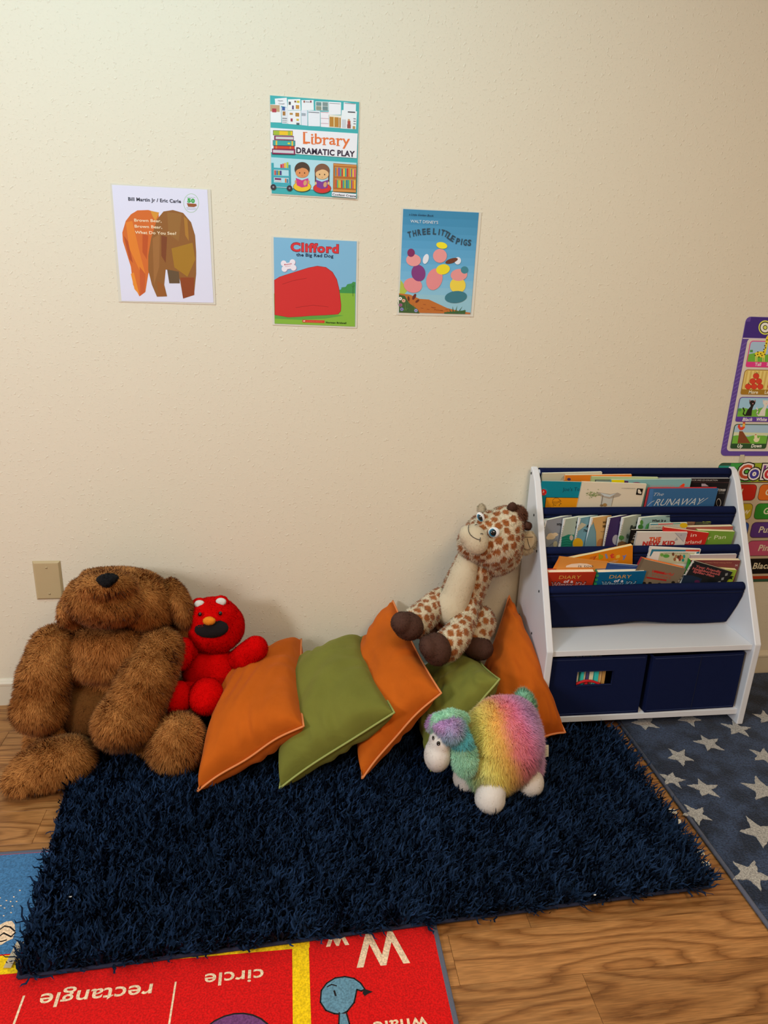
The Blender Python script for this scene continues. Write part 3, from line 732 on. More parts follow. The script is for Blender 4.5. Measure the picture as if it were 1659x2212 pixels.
b.text('STORIES', zB(1195, 382), zB(1318, 386), 'e8e4e0', h=4, bold=.03); b.text('READING TOGETHER', zB(1225, 400), zB(1305, 403), 'a8a4a0', h=2); b.text('ALONG', zB(1225, 422), zB(1302, 424), 'a8a4a0', h=2)
b.ell(zB(1228, 545), 5, 9, 'c8c4c0', 20); b.ell(zB(1226, 548), 4, 7.6, '1b1618', 20)
b.poly([zB(990, 285), zB(1040, 285), zB(1090, 322), zB(990, 322)], 'b8a8b4'); b.line([zB(870, 262), zB(1375, 270)], .0006, '7a5050')
b = book('aqua', 'aqua magazine with a yellow corner and an orange marker shape in the top sling', (1320, 1036.5), -.060, (1494, 1034.5), -.062, .005, '79a9ac', h=.17, floorz=f1)
b.poly([z3(1155, 232), z3(1330, 234), z3(1330, 290), z3(1155, 290)], 'd9c800'); b.poly([z3(1330, 246), z3(1385, 250), z3(1385, 290), z3(1330, 290)], '4a1d52'); b.ell(z3(1495, 290), 11, 4, '8c3558', 16)
b.poly([zB(680, 328), zB(740, 282), zB(760, 290), zB(752, 330)], 'f0401a'); b.text('WONDERFUL', zB(285, 330), zB(625, 330), 'c98a8a', h=3)
b = book('teal', 'teal book with an orange picture panel, left end of the top sling', (1171, 1039), -.068, (1262, 1041.5), -.070, .004, '067a8e', h=.15, floorz=f1)
b.text("Joe's To", z3(478, 388), z3(715, 385), '0f3c50', h=8)
b.ell(z3(218, 405), 6.6, 6.8, 'c01a1a', 20); b.text('3', z3(200, 410), z3(224, 410), 'efd8c8', h=4.4); b.text('read up', z3(185, 432), z3(250, 432), 'e0a090', h=1.6)
for k in range(9):
    a = math.radians(200+k*17); b.line([z3(222+46*math.cos(a), 405+48*math.sin(a)), z3(222+58*math.cos(a), 405+60*math.sin(a))], .0005, '7fb0b4')
b.poly([z3(248, 472), z3(740, 478), z3(740, 640), z3(230, 640)], '1f1a10'); b.poly([z3(254, 478), z3(740, 484), z3(740, 640), z3(236, 640)], 'd68c12')
for q in ([z3(340, 550), z3(345, 510), z3(375, 482), z3(415, 484), z3(445, 510), z3(455, 530)], [z3(335, 550), z3(400, 555), z3(462, 525)], [z3(345, 535), z3(400, 540), z3(450, 515)], [z3(440, 545), z3(462, 560), z3(440, 570), z3(430, 580), z3(440, 590)], [z3(352, 560), z3(350, 600)], [z3(365, 570), z3(375, 588), z3(390, 575)]):
    b.line(q, .0010, '201810')
b = book('cream', 'cream landscape picture book showing a hanging branch seat, top sling', (1257.5, 1041), -.0735, (1397, 1045.8), -.0735, .006, 'd1c8b4', pages='ded4c0', h=.14, floorz=f1)
b.poly([z3(1010, 460), z3(1180, 460), z3(1140, 590), z3(1000, 590)], 'b9bcb6')
b.poly([z3(950, 400), z3(1020, 410), z3(1140, 430), z3(1240, 408), z3(1290, 435), z3(1260, 462), z3(1120, 495), z3(1020, 465), z3(960, 430)], 'a39a8c'); b.poly([z3(1000, 412), z3(1130, 440), z3(1220, 418), z3(1130, 470), z3(1050, 455)], 'b9c4c8')
for k in range(60):
    x, y = random.gauss(900, 38), random.gauss(430, 26); b.ell(z3(x, y), 1.5, 1.0, random.choice(('8c9a66', '9ca67c', '76885a')), 6)
b.line([z3(1032, 450), z3(1020, 520), z3(1005, 592)], .0014, '6b5c44'); b.line([z3(1182, 455), z3(1165, 520), z3(1150, 592)], .0010, '6b6a5c')
b.ell(z3(1060, 575), 4.5, 3.6, 'a07c48', 14); b.ell(z3(1015, 582), 3.5, 2.4, '806848', 12)
b.poly([z3(1505, 348), z3(1588, 352), z3(1568, 440), z3(1488, 434)], '161210'); b.ell(z3(1532, 392), 3.0, 4.4, 'cfc8b8', 12); b.ell(z3(1526, 372), 1.8, 2, 'd8d0c0', 8); b.ell(z3(1550, 408), 2.2, 2.6, 'cfc8b8', 8)
b.text('A CHILDREN\'S BOOK', z3(1290, 350), z3(1482, 356), '6a645a', h=1.7)
b = book('runaway', 'blue hardcover titled The Runaway with red edges in the top sling', (1403, 1055.6), -.0755, (1552, 1055), -.0735, .011, '33618f', back='c2343c', spine='cf3a40', h=.13, hard=True, floorz=f1)
b.poly([zB(280, 362), zB(330, 362), zB(300, 640), zB(225, 640)], '3f6ea6')
b.text('The', zB(330, 455), zB(468, 450), 'a9b4c0', h=7, shear=.35)
b.text('RUNAWAY', zB(330, 590), zB(1010, 575), 'b8c0c4', h=15, shear=.42); b.line([zB(245, 590), zB(300, 540), zB(340, 520)], .0016, 'b8c0c4'); b.line([zB(960, 560), zB(1080, 480)], .0014, 'b8c0c4')
# --- second sling: eight numbered readers with white spines
f2 = .398
ser = [((1174, 1122), (1212, 1118), '8aa0a0', 'a grey-green cover, far left of the row', .004),
       ((1178.4, 1124.5), (1254, 1108), '868c96', 'a grey cover and a small beige cloud', .008),
       ((1219, 1122), (1290, 1110), '9fb0a4', 'a grey cover and a green striped hill', .008),
       ((1252, 1119.5), (1304, 1110), '6c9db0', 'a blue cover and a yellow sun', .007),
       ((1278.7, 1119), (1334, 1111), 'cba468', 'a tan cover with a blue shape', .008),
       ((1316, 1119.5), (1372, 1109), '3a2a5e', 'a purple cover with a pale moon', .008),
       ((1346, 1119.5), (1398, 1108), '9ca89c', 'a grey-green cover with a small green tree', .008),
       ((1383, 1119), (1466, 1111), '8fb0b0', 'a pale blue-green cover with green trees', .008)]
sp = [(215, 1145), (415, 1145), (590, 1145), (762, 1140), (1015, 1135), (1200, 1130), None]
for k, (a, c, col, d, t) in enumerate(ser):
    Y = -.112
    b = book('ser%d' % k, 'white-spined reader with '+d, a, Y-.004, c, Y+.022, t, col, spine='dfe4e6', h=.17, floorz=f2, group='white-spined readers in the second sling')
    # the white spine seen beside the cover, with its tiny title
    ex = a[0]; dx = -13/57 if k else -5/57
    b.poly([(ex, a[1]+.4), (ex+2.6, a[1]+.4), (ex+2.6+dx*75, a[1]+75), (ex+dx*75, a[1]+75)], 'dfe6ea')
    for q in range(9):
        y0 = a[1]+14+q*4.4; b.line([(ex+1.4+dx*(y0-a[1]), y0), (ex+1.4+dx*(y0+2.6-a[1]), y0+2.6)], .0013, '2a2c30')
    P = b
    if k == 1:
        P.text('Why', z3(392, 862), z3(470, 862), '22242a', h=5, bold=.04); P.ell(z3(325, 1010), 9, 7, 'd2bfa0', 18); P.ell(z3(285, 1030), 5, 4.4, 'd2bfa0', 14); P.ell(z3(380, 985), 6, 4, 'd2bfa0', 14); P.line([z3(400, 970), z3(440, 968)], .0008, '33343a'); P.line([z3(300, 1140), z3(350, 1100), z3(400, 1060)], .001, '3a3a34'); P.ell(z3(380, 1120), 5, 7, 'b8b092', 12)
    if k == 2:
        P.text('W', z3(655, 835), z3(700, 835), '22242a', h=5, bold=.04); P.text('C', z3(650, 905), z3(690, 905), '22242a', h=8, bold=.06)
        P.poly([z3(455, 1180), z3(470, 1020), z3(560, 985), z3(640, 990), z3(600, 1180)], '1f7c68')
        for q in range(4): P.line([z3(462, 1035+q*34), z3(530, 1018+q*34), z3(610, 1030+q*34)], .0016, '0f5c4e')
        P.ell(z3(600, 1030), 4, 6, 'b9ac9c', 12)
    if k == 3:
        P.text('A', z3(800, 890), z3(832, 890), '1c2024', h=6, bold=.05); P.text('The', z3(760, 948), z3(826, 948), '1c2024', h=5, bold=.04); P.ell(z3(690, 1110), 11, 12, 'd9a81a', 22); P.poly([z3(680, 900), z3(740, 820), z3(810, 850), z3(740, 905), z3(690, 940)], 'b9b9a4')
    if k == 4:
        P.poly([z3(860, 880), z3(905, 830), z3(940, 950), z3(945, 1180), z3(770, 1180)], '6f9cae'); P.line([z3(900, 820), z3(935, 950), z3(940, 1150)], .0018, '55869a')
        P.text('Wh', z3(1025, 835), z3(1092, 835), '4a3a1c', h=5, bold=.04); P.text('Wi', z3(1020, 893), z3(1080, 893), '4a3a1c', h=6, bold=.05); P.text('by Joe', z3(1003, 950), z3(1060, 950), '6a5a3c', h=2); P.ell(z3(1010, 1130), 9, 14, 'b47a48', 18)
    if k == 5:
        P.text('W', z3(1258, 838), z3(1290, 838), 'c8c4dc', h=5, bold=.04); P.ell(z3(1215, 1060), 8, 11, 'a9a6b0', 20)
    if k == 6:
        P.text('W', z3(1482, 840), z3(1516, 840), '23261f', h=5, bold=.04); P.text('But', z3(1405, 912), z3(1500, 908), '23261f', h=7.5, bold=.06)
        P.ell(z3(1290, 1030), 6, 5, '4e8a48', 12); P.line([z3(1290, 1050), z3(1290, 1085)], .0012, '4a3a2a'); P.poly([z3(1225, 1180), z3(1240, 1100), z3(1300, 1075), z3(1370, 1100), z3(1370, 1180)], '7a5a3c'); P.ell(z3(1375, 1010), 3, 5, '5c6a5c', 10)
    if k == 7:
        P.text('What Is a', zB(300, 812), zB(495, 808), '22242a', h=5, bold=.04); P.ell(zB(165, 820), 3.6, 5.5, '4e8a3e', 12); P.ell(zB(150, 880), 6, 5, '3f7c38', 12); P.poly([zB(205, 920), zB(230, 850), zB(280, 820), zB(300, 920)], '4f9a5a')
f2b = .41
b = book('mag', 'stack of thin magazines with brown photos, back of the second sling', (1284, 1109), -.088, (1397, 1101), -.088, .009, '8b6454', pages='e2ded6', h=.16, floorz=f2)
b.poly([z3(925, 696), z3(1640, 640), z3(1640, 660), z3(925, 712)], 'c9c2b8')
b = book('photo', 'dark photo book with a round brown picture, right of the second sling', (1431, 1111), -.094, (1541, 1113), -.094, .008, '46493c', pages='e6e2d6', h=.16, floorz=f2)
b.ell(zB(800, 810), 18, 15, '2c2a24', 26); b.ell(zB(800, 810), 16.5, 13.6, '7c5440', 26); b.ell(zB(770, 800), 6, 7, '4c5a3c', 12); b.ell(zB(840, 830), 8, 6, '8c6a50', 12)
b.poly([zB(930, 720), zB(1060, 724), zB(990, 790), zB(920, 760)], '6d7a58')
b.text('WATER', zB(998, 786), zB(1118, 782), 'b8cc30', h=5, bold=.05); b.text('CYCLE', zB(1000, 812), zB(1116, 812), 'a0b43a', h=4, bold=.05); b.text('science', zB(1010, 838), zB(1080, 838), '8c9a60', h=3)
b = book('comic', 'pale comic book with blue and red header and yellow circle in the second sling', (1405, 1132), -.121, (1485, 1129.5), -.121, .006, 'b9bdb0', h=.13, floorz=f2)
b.poly([zB(290, 838), zB(395, 836), zB(395, 852), zB(290, 856)], '3f7f96'); b.poly([zB(395, 836), zB(600, 830), zB(600, 844), zB(395, 852)], 'b04048'); b.poly([zB(600, 830), zB(700, 826), zB(700, 840), zB(600, 844)], '5a8c84')
b.ell(zB(745, 860), 8.6, 5.6, 'c8a814', 18)
for q in range(16): b.line([zB(300+q*24, 862-q*.6), zB(306+q*24, 870-q*.6)], .0008, '6d7468')
b.text('EASY READER', zB(300, 895), zB(430, 893), '6d7468', h=2)
b = book('back2', 'thick book with red cover behind the green one in the second sling', (1480, 1139), -.116, (1584, 1137), -.116, .014, '9a5048', pages='e9dcb8', h=.14, floorz=f2)
b = book('pan', 'green paperback titled Peter Pan, right end of the second sling', (1508, 1146), -.128, (1588, 1148.5), -.128, .013, '6c9436', pages='e9dcb4', h=.13, floorz=f2)
b.text('Peter Pan', (1495, 1167.5), (1567, 1163.5), 'd2d8b0', h=8.6)
b = book('alice', 'red paperback with a white title cut off beside the green one, second sling', (1435, 1139), -.134, (1532, 1151.5), -.134, .008, 'b8261e', pages='e6d6b4', spine='c03028', h=.13, floorz=f2)
b.text('Alice in', (1442, 1161.5), (1504, 1159), 'e2cfc0', h=7.5); b.text('Wonderland', (1437, 1176), (1514, 1173.5), 'e2cfc0', h=7.5)
b = book('black', 'black book with small white script behind the white one, second sling', (1364, 1144.5), -.130, (1460, 1143.8), -.130, .005, '0d0a0a', h=.12, floorz=f2, g=1.0)
b.text('2', zB(52, 1008), zB(84, 1006), 'd8d4cc', h=5.5, shear=.3); b.text('is', zB(40, 1050), zB(74, 1048), 'd8d4cc', h=5, shear=.3); b.ell(zB(45, 1085), 5, 3, '6a5a3c', 10)
b = book('newkid', 'white paperback titled The New Kid with a grey folded corner', (1377, 1149.5), -.1385, (1485.4, 1149.5), -.1385, .007, 'c6c0ba', pages='e2dcd2', h=.11, floorz=f2)
b.text('THE', zB(262, 1084), zB(425, 1080), 'c4502c', h=9, bold=.07); b.text('NEW KID', zB(172, 1142), zB(618, 1132), 'b0342c', h=9, bold=.07)
b.poly([zB(625, 962), zB(800, 965), zB(742, 1085)], 'a9a7ac'); b.line([zB(625, 962), zB(742, 1085)], .0009, '6a686c'); b.poly([zB(650, 1020), zB(612, 1078), zB(668, 1062)], '9a989c'); b.text('at', zB(700, 1000), zB(722, 996), '3c3a3c', h=2)
# --- third sling
f3 = .296
b = book('bitsy', 'orange board book with colourful letters tilted up in the third sling', (1222, 1208.5), -.166, (1367, 1178), -.160, .012, 'd07c10', pages='dccb9c', h=.15, floorz=f3)
for s_, x, y, c, h in (('y', 1288, 375, '6a74b4', 9), ('s', 1195, 372, 'd8b440', 9), ('t', 1112, 372, 'c43a2c', 11), ('i', 1056, 376, '7a84a4', 11), ('b', 952, 384, '8c9c20', 11), ('-', 915, 372, 'd89a40', 6), ('y', 862, 378, 'a84a20', 7), ('s', 820, 380, 'b86a20', 6)):
    p = zC(x, y); b.text(s_, p, (p[0]+(4.5 if s_ in 'i-' else 9.5), p[1]-2.2), c, h=h if s_ not in 'sy' else h*1.0, bold=.05)
b.text('spider!', zC(1105, 434), zC(1225, 418), 'd8b890', h=5)
b = book('orange3', 'orange landscape book with a white oval behind the red diary', (1208.8, 1203), -.178, (1315.8, 1214.5), -.176, .006, 'c8863c', pages='d89048', back='d08030', h=.13, floorz=f3, hard=True)
b.poly([zC(385, 350), zC(410, 352), zC(350, 520), zC(290, 520)], 'd07c2c')
b.poly([zC(485, 478), zC(560, 452), zC(680, 442), zC(780, 448), zC(850, 468), zC(860, 500), zC(480, 500)], 'dcc8b4'); b.text('is too', zC(655, 500), zC(870, 500), '32323c', h=6)
b = book('navy3', 'dark blue thin book lying behind the blue diary', (1312, 1216), -.176, (1389.6, 1222.5), -.176, .005, '27427c', h=.12, floorz=f3, back='1d3468')
b.line([zC(1110, 452), zC(1590, 500)], .0012, '6a84b8')
for key, c1, c2, dx, col, back, spc, stripe, who in (('d1', (1184, 1237.3), (1288, 1236), 0, 'a83018', 'b03420', 'c46a28', 'e0b02c', 'red hardcover diary, left in the third sling'), ('d2', (1291, 1237.3), (1396.5, 1234), 1, '075c8c', '0d5088', '2f8058', '2f9058', 'blue hardcover diary, middle of the third sling')):
    b = book(key, who, c1, -.1915, c2, -.1915, .020, col, pages='ead6be', back=back, spine=spc, h=.12, floorz=f3, hard=True, fwd=.26)
    X = (lambda x, y, d=dx: zC(x+d*720, y-d*8))
    b.text('DIARY', X(378, 668), X(690, 664), 'd0a04c', h=7.4); b.text('of a', X(444, 722), X(580, 722), 'd8d8e4' if dx else 'd8cfd8', h=6.5, bold=.03)
    b.text('Wimpy Kid', X(246, 795), X(748, 790), '17203c' if dx else '281420', h=12.5, bold=.085); b.text('Wimpy Kid', X(252, 793), X(742, 788), 'b8d4e4' if dx else 'd0b8c0', h=11.5, bold=.035); b.text('Wimpy Kid', X(253, 793), X(741, 788), col, h=11.3, bold=.0)
    for q in range(3): 
        x0, y0 = zC((170, 175)[0] if not dx else 905-q*14, 605+q*58); b.poly([(x0+1.2, y0), (x0+7.5, y0), (x0+6.5, y0+5), (x0+1.2, y0+5)], stripe)
b = book('easy', 'white comic with blue and red frame behind the stone-coloured hardcover', (1404.7, 1181.5), -.158, (1514.4, 1186.5), -.158, .006, 'd6d4d0', pages='dedad2', h=.17, floorz=f3)
b.poly([zD(305, 232), zD(775, 240), zD(770, 262), zD(330, 262), zD(290, 330), zD(275, 330)], '2a708c'); b.poly([zD(775, 238), zD(975, 238), zD(960, 264), zD(770, 260)], 'c04434')
b.poly([zD(420, 275), zD(900, 280), zD(840, 430), zD(380, 430)], 'b5b89a'); b.ell(zD(505, 325), 7, 4, '4f9440', 14); b.ell(zD(445, 310), 4, 3.6, '6a9a48', 10)
for x, y, c in ((600, 300, '6a4028'), (620, 370, '8c5a38'), (660, 380, 'd8ccb8'), (700, 330, '7a4a30'), (670, 340, '5a3826'), (640, 330, '9c7450'), (750, 330, '2c8c84'), (735, 380, '2c8c84'), (690, 370, '8c3a30'), (720, 345, 'c46a3c')): b.ell(zD(x, y), 2.8, 4, c, 9)
b.text('a good home is out there', zD(470, 288), zD(800, 292), '4c6a3c', h=2.4)
b.poly([zD(925, 270), zD(965, 262), zD(955, 292), zD(915, 292)], '2a708c')
b = book('stone', 'grey-brown hardcover with red title and orange back, third sling', (1389, 1207.5), -.186, (1482, 1229), -.180, .015, '776a58', pages='e2cda6', back='d67438', spine='8a2438', h=.11, hard=True, floorz=f3)
b.poly([zD(172, 352), zD(205, 360), zD(110, 560), zD(60, 560)], '6a5c4c'); b.text('Wonderful', zD(300, 552), zD(600, 600), 'b03a30', h=6, bold=.03, shear=.2); b.poly([zD(340, 522), zD(480, 550), zD(475, 578), zD(335, 550)], 'a82420'); b.text('STORIES', zD(300, 600), zD(560, 645), 'a84438', h=5)
b.poly([zD(235, 610), zD(510, 650), zD(505, 672), zD(230, 632)], 'a02420')
for x, y in ((280, 700), (410, 712), (600, 690), (200, 700)): b.ell(zD(x, y), 4, 3, '221c18', 10)
b = book('pale3', 'pale grey paperback lying highest at the right of the third sling', (1492, 1199.5), -.162, (1592, 1197.5), -.160, .007, 'a79aa0', pages='d8d8d4', h=.15, floorz=f3)
b = book('maroon', 'thick paperback with maroon cover and green spine in the third sling', (1492, 1210), -.172, (1600, 1210.5), -.170, .014, '773a3a', pages='e6d4ae', spine='2f8c34', h=.12, floorz=f3)
b.text('Newbery Honor-winning Author', zD(1040, 424), zD(1410, 424), 'b8846c', h=2.6); b.text('N', zD(1456, 470), zD(1484, 466), 'd8ccc4', h=4.5); b.poly([zD(800, 350), zD(830, 390), zD(860, 430), zD(810, 430)], '2f9434')
b = book('lime', 'lime green paperback with a black splat at the right of the third sling', (1510, 1226), -.181, (1592, 1231.5), -.181, .012, '8ba832', pages='e6d2a4', h=.10, floorz=f3)
b.poly([zD(1330, 620), zD(1400, 600), zD(1440, 610), zD(1410, 625), zD(1420, 650), zD(1380, 640), zD(1340, 655)], '16180c'); b.ell(zD(1345, 685), 9, 5, 'a9bf20', 12)
b = book('dark', 'dark slanted hardcover with red lettering at the right of the third sling', (1499.5, 1211.5), -.1905, (1582.6, 1236), -.186, .008, '1e2024', pages='bdb29c', spine='c9c6be', h=.10, floorz=f3, g=1.0)
b.text('Your Friendly', zD(905, 478), zD(1255, 560), 'b85c5c', h=4.6, bold=.05); b.text('Neighborhood', zD(862, 508), zD(1235, 594), 'b85c5c', h=4.6, bold=.05); b.text('Spider-Man', zD(870, 548), zD(1160, 616), 'b85c5c', h=4.6, bold=.05)
b.poly([zD(745, 590), zD(860, 590), zD(1000, 640), zD(960, 720), zD(700, 720)], '1c2c44'); b.ell(zD(930, 680), 6, 4, '54224c', 14); b.ell(zD(1130, 670), 9, 6, '161a1c', 14)
for x, y in ((1335, 580), (1282, 640), (1235, 690)): b.poly([zD(x-16, y-14), zD(x+20, y-22), zD(x+12, y+14), zD(x-22, y+20)], '8e9292')
for q in range(14): b.line([zD(885-q*17, 410+q*21), zD(878-q*17, 420+q*21)], .0018, '1e2024' if q % 2 else 'd8d4cc')
for key, (P, root) in BOOKS.items():
    if P.V: P.build(root, 'cover_print')

# ------------------------------------------------------------------ posters on the wall
LAM = mat('laminate_sheet', (.74, .71, .62), rough=.12, spec=.6, coat=.6)
def quad_print(corners_px):
    return [at(x, y, 0) for x, y in corners_px]
def poster(name, label, paper, lam, col, g=1.15, group='laminated prints taped to the wall'):
    P = [at(x, y, 0) for x, y in paper]; L_ = [at(x, y, 0) for x, y in lam]
    c = sum(P)/4; root = thing(name, label, 'poster', c, group)
    def sheet(nm, Q, y0, y1, m, curl=0):
        n = 12; V = []
        for yy in (y0, y1):
            for j in range(n+1):
                for i in range(n+1):
                    u, v = i/n, j/n; q = (Q[0]*(1-u)+Q[1]*u)*(1-v)+(Q[3]*(1-u)+Q[2]*u)*v
                    V.append((q[0], yy-curl*((u > .5)*(2*u-1)**2*.7+(abs(2*v-1))**3*.5*u), q[2]))
        k = (n+1)**2; F = []
        for s_ in (0, 1):
            for j in range(n):
                for i in range(n):
                    f = (s_*k+j*(n+1)+i, s_*k+j*(n+1)+i+1, s_*k+(j+1)*(n+1)+i+1, s_*k+(j+1)*(n+1)+i); F.append(f if s_ else f[::-1])
        rim = [i for i in range(n+1)]+[j*(n+1)+n for j in range(1, n+1)]+[n*(n+1)+i for i in range(n-1, -1, -1)]+[j*(n+1) for j in range(n-1, 0, -1)]
        for a, b in zip(rim, rim[1:]+rim[:1]): F.append((a, b, b+k, a+k))
        return obj(nm, V, F, m, root, smooth=False)
    sheet('laminate', L_, -.0006, -.0016, LAM)
    sheet('paper', P, -.00162, -.0024, flat(col, g))
    pr = wallprint(-.0024, g=g, eps=.00002, base=.0001); return pr, root
def hills(p, pts, c): p.poly(pts, c)
# 1. teal library sign
p, r = poster('library_poster', 'teal poster reading Library Dramatic Play, highest on the wall', [(583.5, 206.5), (775.5, 221), (770.5, 429), (587, 418)], [(582, 205.5), (777, 220), (773, 432), (585, 420.5)], '3fa5aa')
Z = lambda x, y: (560+x/6.9125, 190+y/6.9125)
sheets = [([(232, 160), (410, 145), (425, 290), (240, 250)], 'dde0ea'), ([(428, 170), (612, 165), (620, 330), (425, 335)], 'e2e4ea'), ([(630, 182), (810, 180), (815, 332), (632, 335)], 'dfe2ec'), ([(838, 200), (1030, 205), (1033, 340), (840, 335)], 'cfd6d6'),
          ([(1035, 205), (1222, 215), (1220, 400), (1040, 400)], 'dfe0ea'), ([(1262, 212), (1445, 240), (1440, 440), (1255, 400)], 'dcdfea'), ([(165, 245), (325, 245), (330, 518), (170, 512)], 'dfe2ee'), ([(330, 290), (430, 290), (435, 535), (340, 530)], 'd4d8e0'),
          ([(430, 340), (620, 335), (622, 552), (435, 538)], 'dfe2ea'), ([(625, 335), (720, 335), (722, 565), (628, 555)], 'd5dae6'), ([(728, 335), (908, 345), (908, 575), (732, 568)], 'dbdfee'), ([(915, 355), (1040, 355), (1040, 590), (918, 580)], 'e2dfea'),
          ([(1045, 400), (1225, 410), (1220, 600), (1040, 590)], 'ddd8cc'), ([(1232, 330), (1460, 350), (1445, 618), (1215, 605)], 'dde2ec')]
for q, c in sheets: p.poly([Z(*a) for a in q], c)
def blk(x0, y0, x1, y1, c): p.poly([Z(x0, y0), Z(x1, y0+(x1-x0)*.06), Z(x1, y1+(x1-x0)*.06), Z(x0, y1)], c)
p.text('Open', Z(280, 200), Z(355, 200), '3a3c48', h=3); p.text('Closed', Z(290, 245), Z(375, 245), '3a3c48', h=3)
for b_ in ((165, 250, 305, 350, 'b79a78'), (192, 305, 255, 362, 'a83a48'), (340, 280, 385, 335, '3a5a9a'), (350, 350, 390, 410, 'a0703a'), (345, 445, 415, 462, '8a8c94'), (345, 480, 415, 490, '9a9ca4'), (345, 505, 410, 515, '9a9ca4'), (440, 205, 470, 250, '4a4c54'), (525, 190, 550, 215, '7a4a30'), (560, 190, 600, 220, 'c8b83a'), (490, 262, 515, 318, '5a4a7a'), (545, 255, 595, 310, 'c08a40'),
           (455, 370, 500, 400, 'b08a50'), (540, 370, 595, 425, 'b08040'), (468, 455, 498, 500, '9a3a48'), (555, 460, 590, 490, 'c8b040'), (555, 520, 600, 548, '5a5c64'), (660, 190, 682, 218, '9a5a48'), (757, 190, 782, 218, '8a4a58'), (690, 200, 750, 212, '9a9ca8'),
           (850, 210, 925, 262, '6a8a8c'), (945, 212, 1022, 266, '7a8c8c'), (850, 272, 925, 326, '8a9080'), (945, 276, 1022, 330, '6a8488'), (1050, 225, 1205, 230, '8a8c98'), (1275, 225, 1430, 232, '8a8c98'), (735, 355, 895, 366, '7a8490'), (632, 375, 690, 412, '9aa4b0'), (920, 360, 1035, 364, 'a86070'), (920, 450, 1035, 454, 'b88090'), (920, 525, 1035, 529, 'b88090'),
           (1050, 430, 1110, 575, 'b07c34'), (1125, 437, 1185, 582, 'b07c34'), (1195, 445, 1215, 590, 'b07c34'), (1110, 430, 1122, 580, 'e0d4a0'), (1235, 468, 1290, 590, 'c0c4cc'), (1322, 350, 1430, 366, '4a4c58'), (1318, 490, 1360, 545, 'a8483c'), (1312, 545, 1365, 600, '8c4a44'), (1322, 465, 1352, 495, 'c09068'), (1395, 570, 1430, 610, 'b08a50'), (1405, 455, 1440, 465, '6a6c78'), (1405, 490, 1440, 500, '6a6c78'), (1405, 530, 1440, 540, '6a6c78')): blk(*b_)
p.poly([Z(165, 595), Z(1468, 682), Z(1455, 1050), Z(172, 962)], 'dfe0ee')
p.poly([Z(176, 1035), Z(1452, 1120), Z(1440, 1560), Z(178, 1480)], 'a9d0dc')
def bk(x0, y0, x1, y1, c, o='4a3040'): p.poly([Z(x0-6, y0-6), Z(x1+6, y0+2), Z(x1+6, y1+14), Z(x0-6, y1+6)], o); p.poly([Z(x0, y0), Z(x1, y0+8), Z(x1, y1+8), Z(x0, y1)], c)
bk(212, 638, 495, 702, '9ab03a'); p.poly([Z(300, 642), Z(428, 646), Z(428, 706), Z(300, 702)], 'e0b82c'); p.poly([Z(470, 648), Z(495, 650), Z(495, 708), Z(470, 706)], 'e0c02c')
bk(228, 718, 510, 772, '8a2a5a'); p.poly([Z(245, 728), Z(508, 736), Z(508, 772), Z(245, 764)], 'c4c4c8')
bk(208, 786, 532, 856, '3a9c9c'); p.poly([Z(245, 788), Z(268, 789), Z(268, 858), Z(245, 857)], 'd8b83a'); p.poly([Z(482, 794), Z(505, 795), Z(505, 866), Z(482, 865)], 'd8b83a'); p.ell(Z(443, 830), 3.2, 2, 'c8c83a', 12)
bk(220, 868, 522, 912, 'c8402c'); p.poly([Z(245, 868), Z(265, 869), Z(265, 913), Z(245, 912)], 'c87838'); p.poly([Z(455, 874), Z(475, 875), Z(475, 920), Z(455, 919)], 'c87838')
bk(196, 912, 532, 985, '8a3058'); p.poly([Z(205, 925), Z(515, 938), Z(515, 980), Z(205, 966)], 'c0c0c8')
p.text('Library', Z(655, 822), Z(1352, 862), 'd8703a', h=23, bold=.012)
for x, y, w_ in ((655, 830, 60), (655, 662, 60), (785, 838, 50), (790, 735, 25), (945, 848, 48), (930, 752, 30), (1150, 860, 48), (1140, 762, 28)): p.line([Z(x, y), Z(x+w_, y+w_*.05)], .0016, 'd8703a')
p.text('DRAMATIC PLAY', Z(552, 972), Z(1425, 1030), '33253a', h=12.6, bold=.035)
# trolley, children with books, bookcase
for a, b_, w_, c in (((198, 1120), (200, 1440), 34, '3a9ca8'), ((452, 1150), (460, 1460), 30, '3a8ca0')): p.poly([Z(a[0]-w_/2, a[1]), Z(a[0]+w_/2, a[1]), Z(b_[0]+w_/2, b_[1]), Z(b_[0]-w_/2, b_[1])], c)
for y in (1190, 1305, 1410): p.poly([Z(200, y), Z(455, y+12), Z(455, y+38 if y < 1400 else y+75), Z(200, y+26 if y < 1400 else y+60)], '3f9fae')
for i_, (x, c) in enumerate(((315, 'c0303c'), (345, 'c85a70'), (372, 'e0b040'), (408, 'a8c040'))): blk(x, 1140-i_*10, x+26, 1195, c)
for i_, (x, c) in enumerate(((225, 'c04a40'), (255, '3a7a9a'), (282, 'a8a83a'), (308, '4a3a7a'))): blk(x, 1230+i_*2, x+24, 1300, c)
blk(232, 1345, 325, 1370, '7a2a5c'); blk(235, 1378, 325, 1398, 'd0c8d0'); blk(385, 1355, 405, 1412, 'c86a38'); blk(412, 1360, 432, 1415, '3a7a9a')
for x, y in ((210, 1480), (452, 1498)): p.ell(Z(x, y), 6.0, 6.2, '3a3038', 20); p.ell(Z(x, y), 2, 2.1, '8a8890', 12)
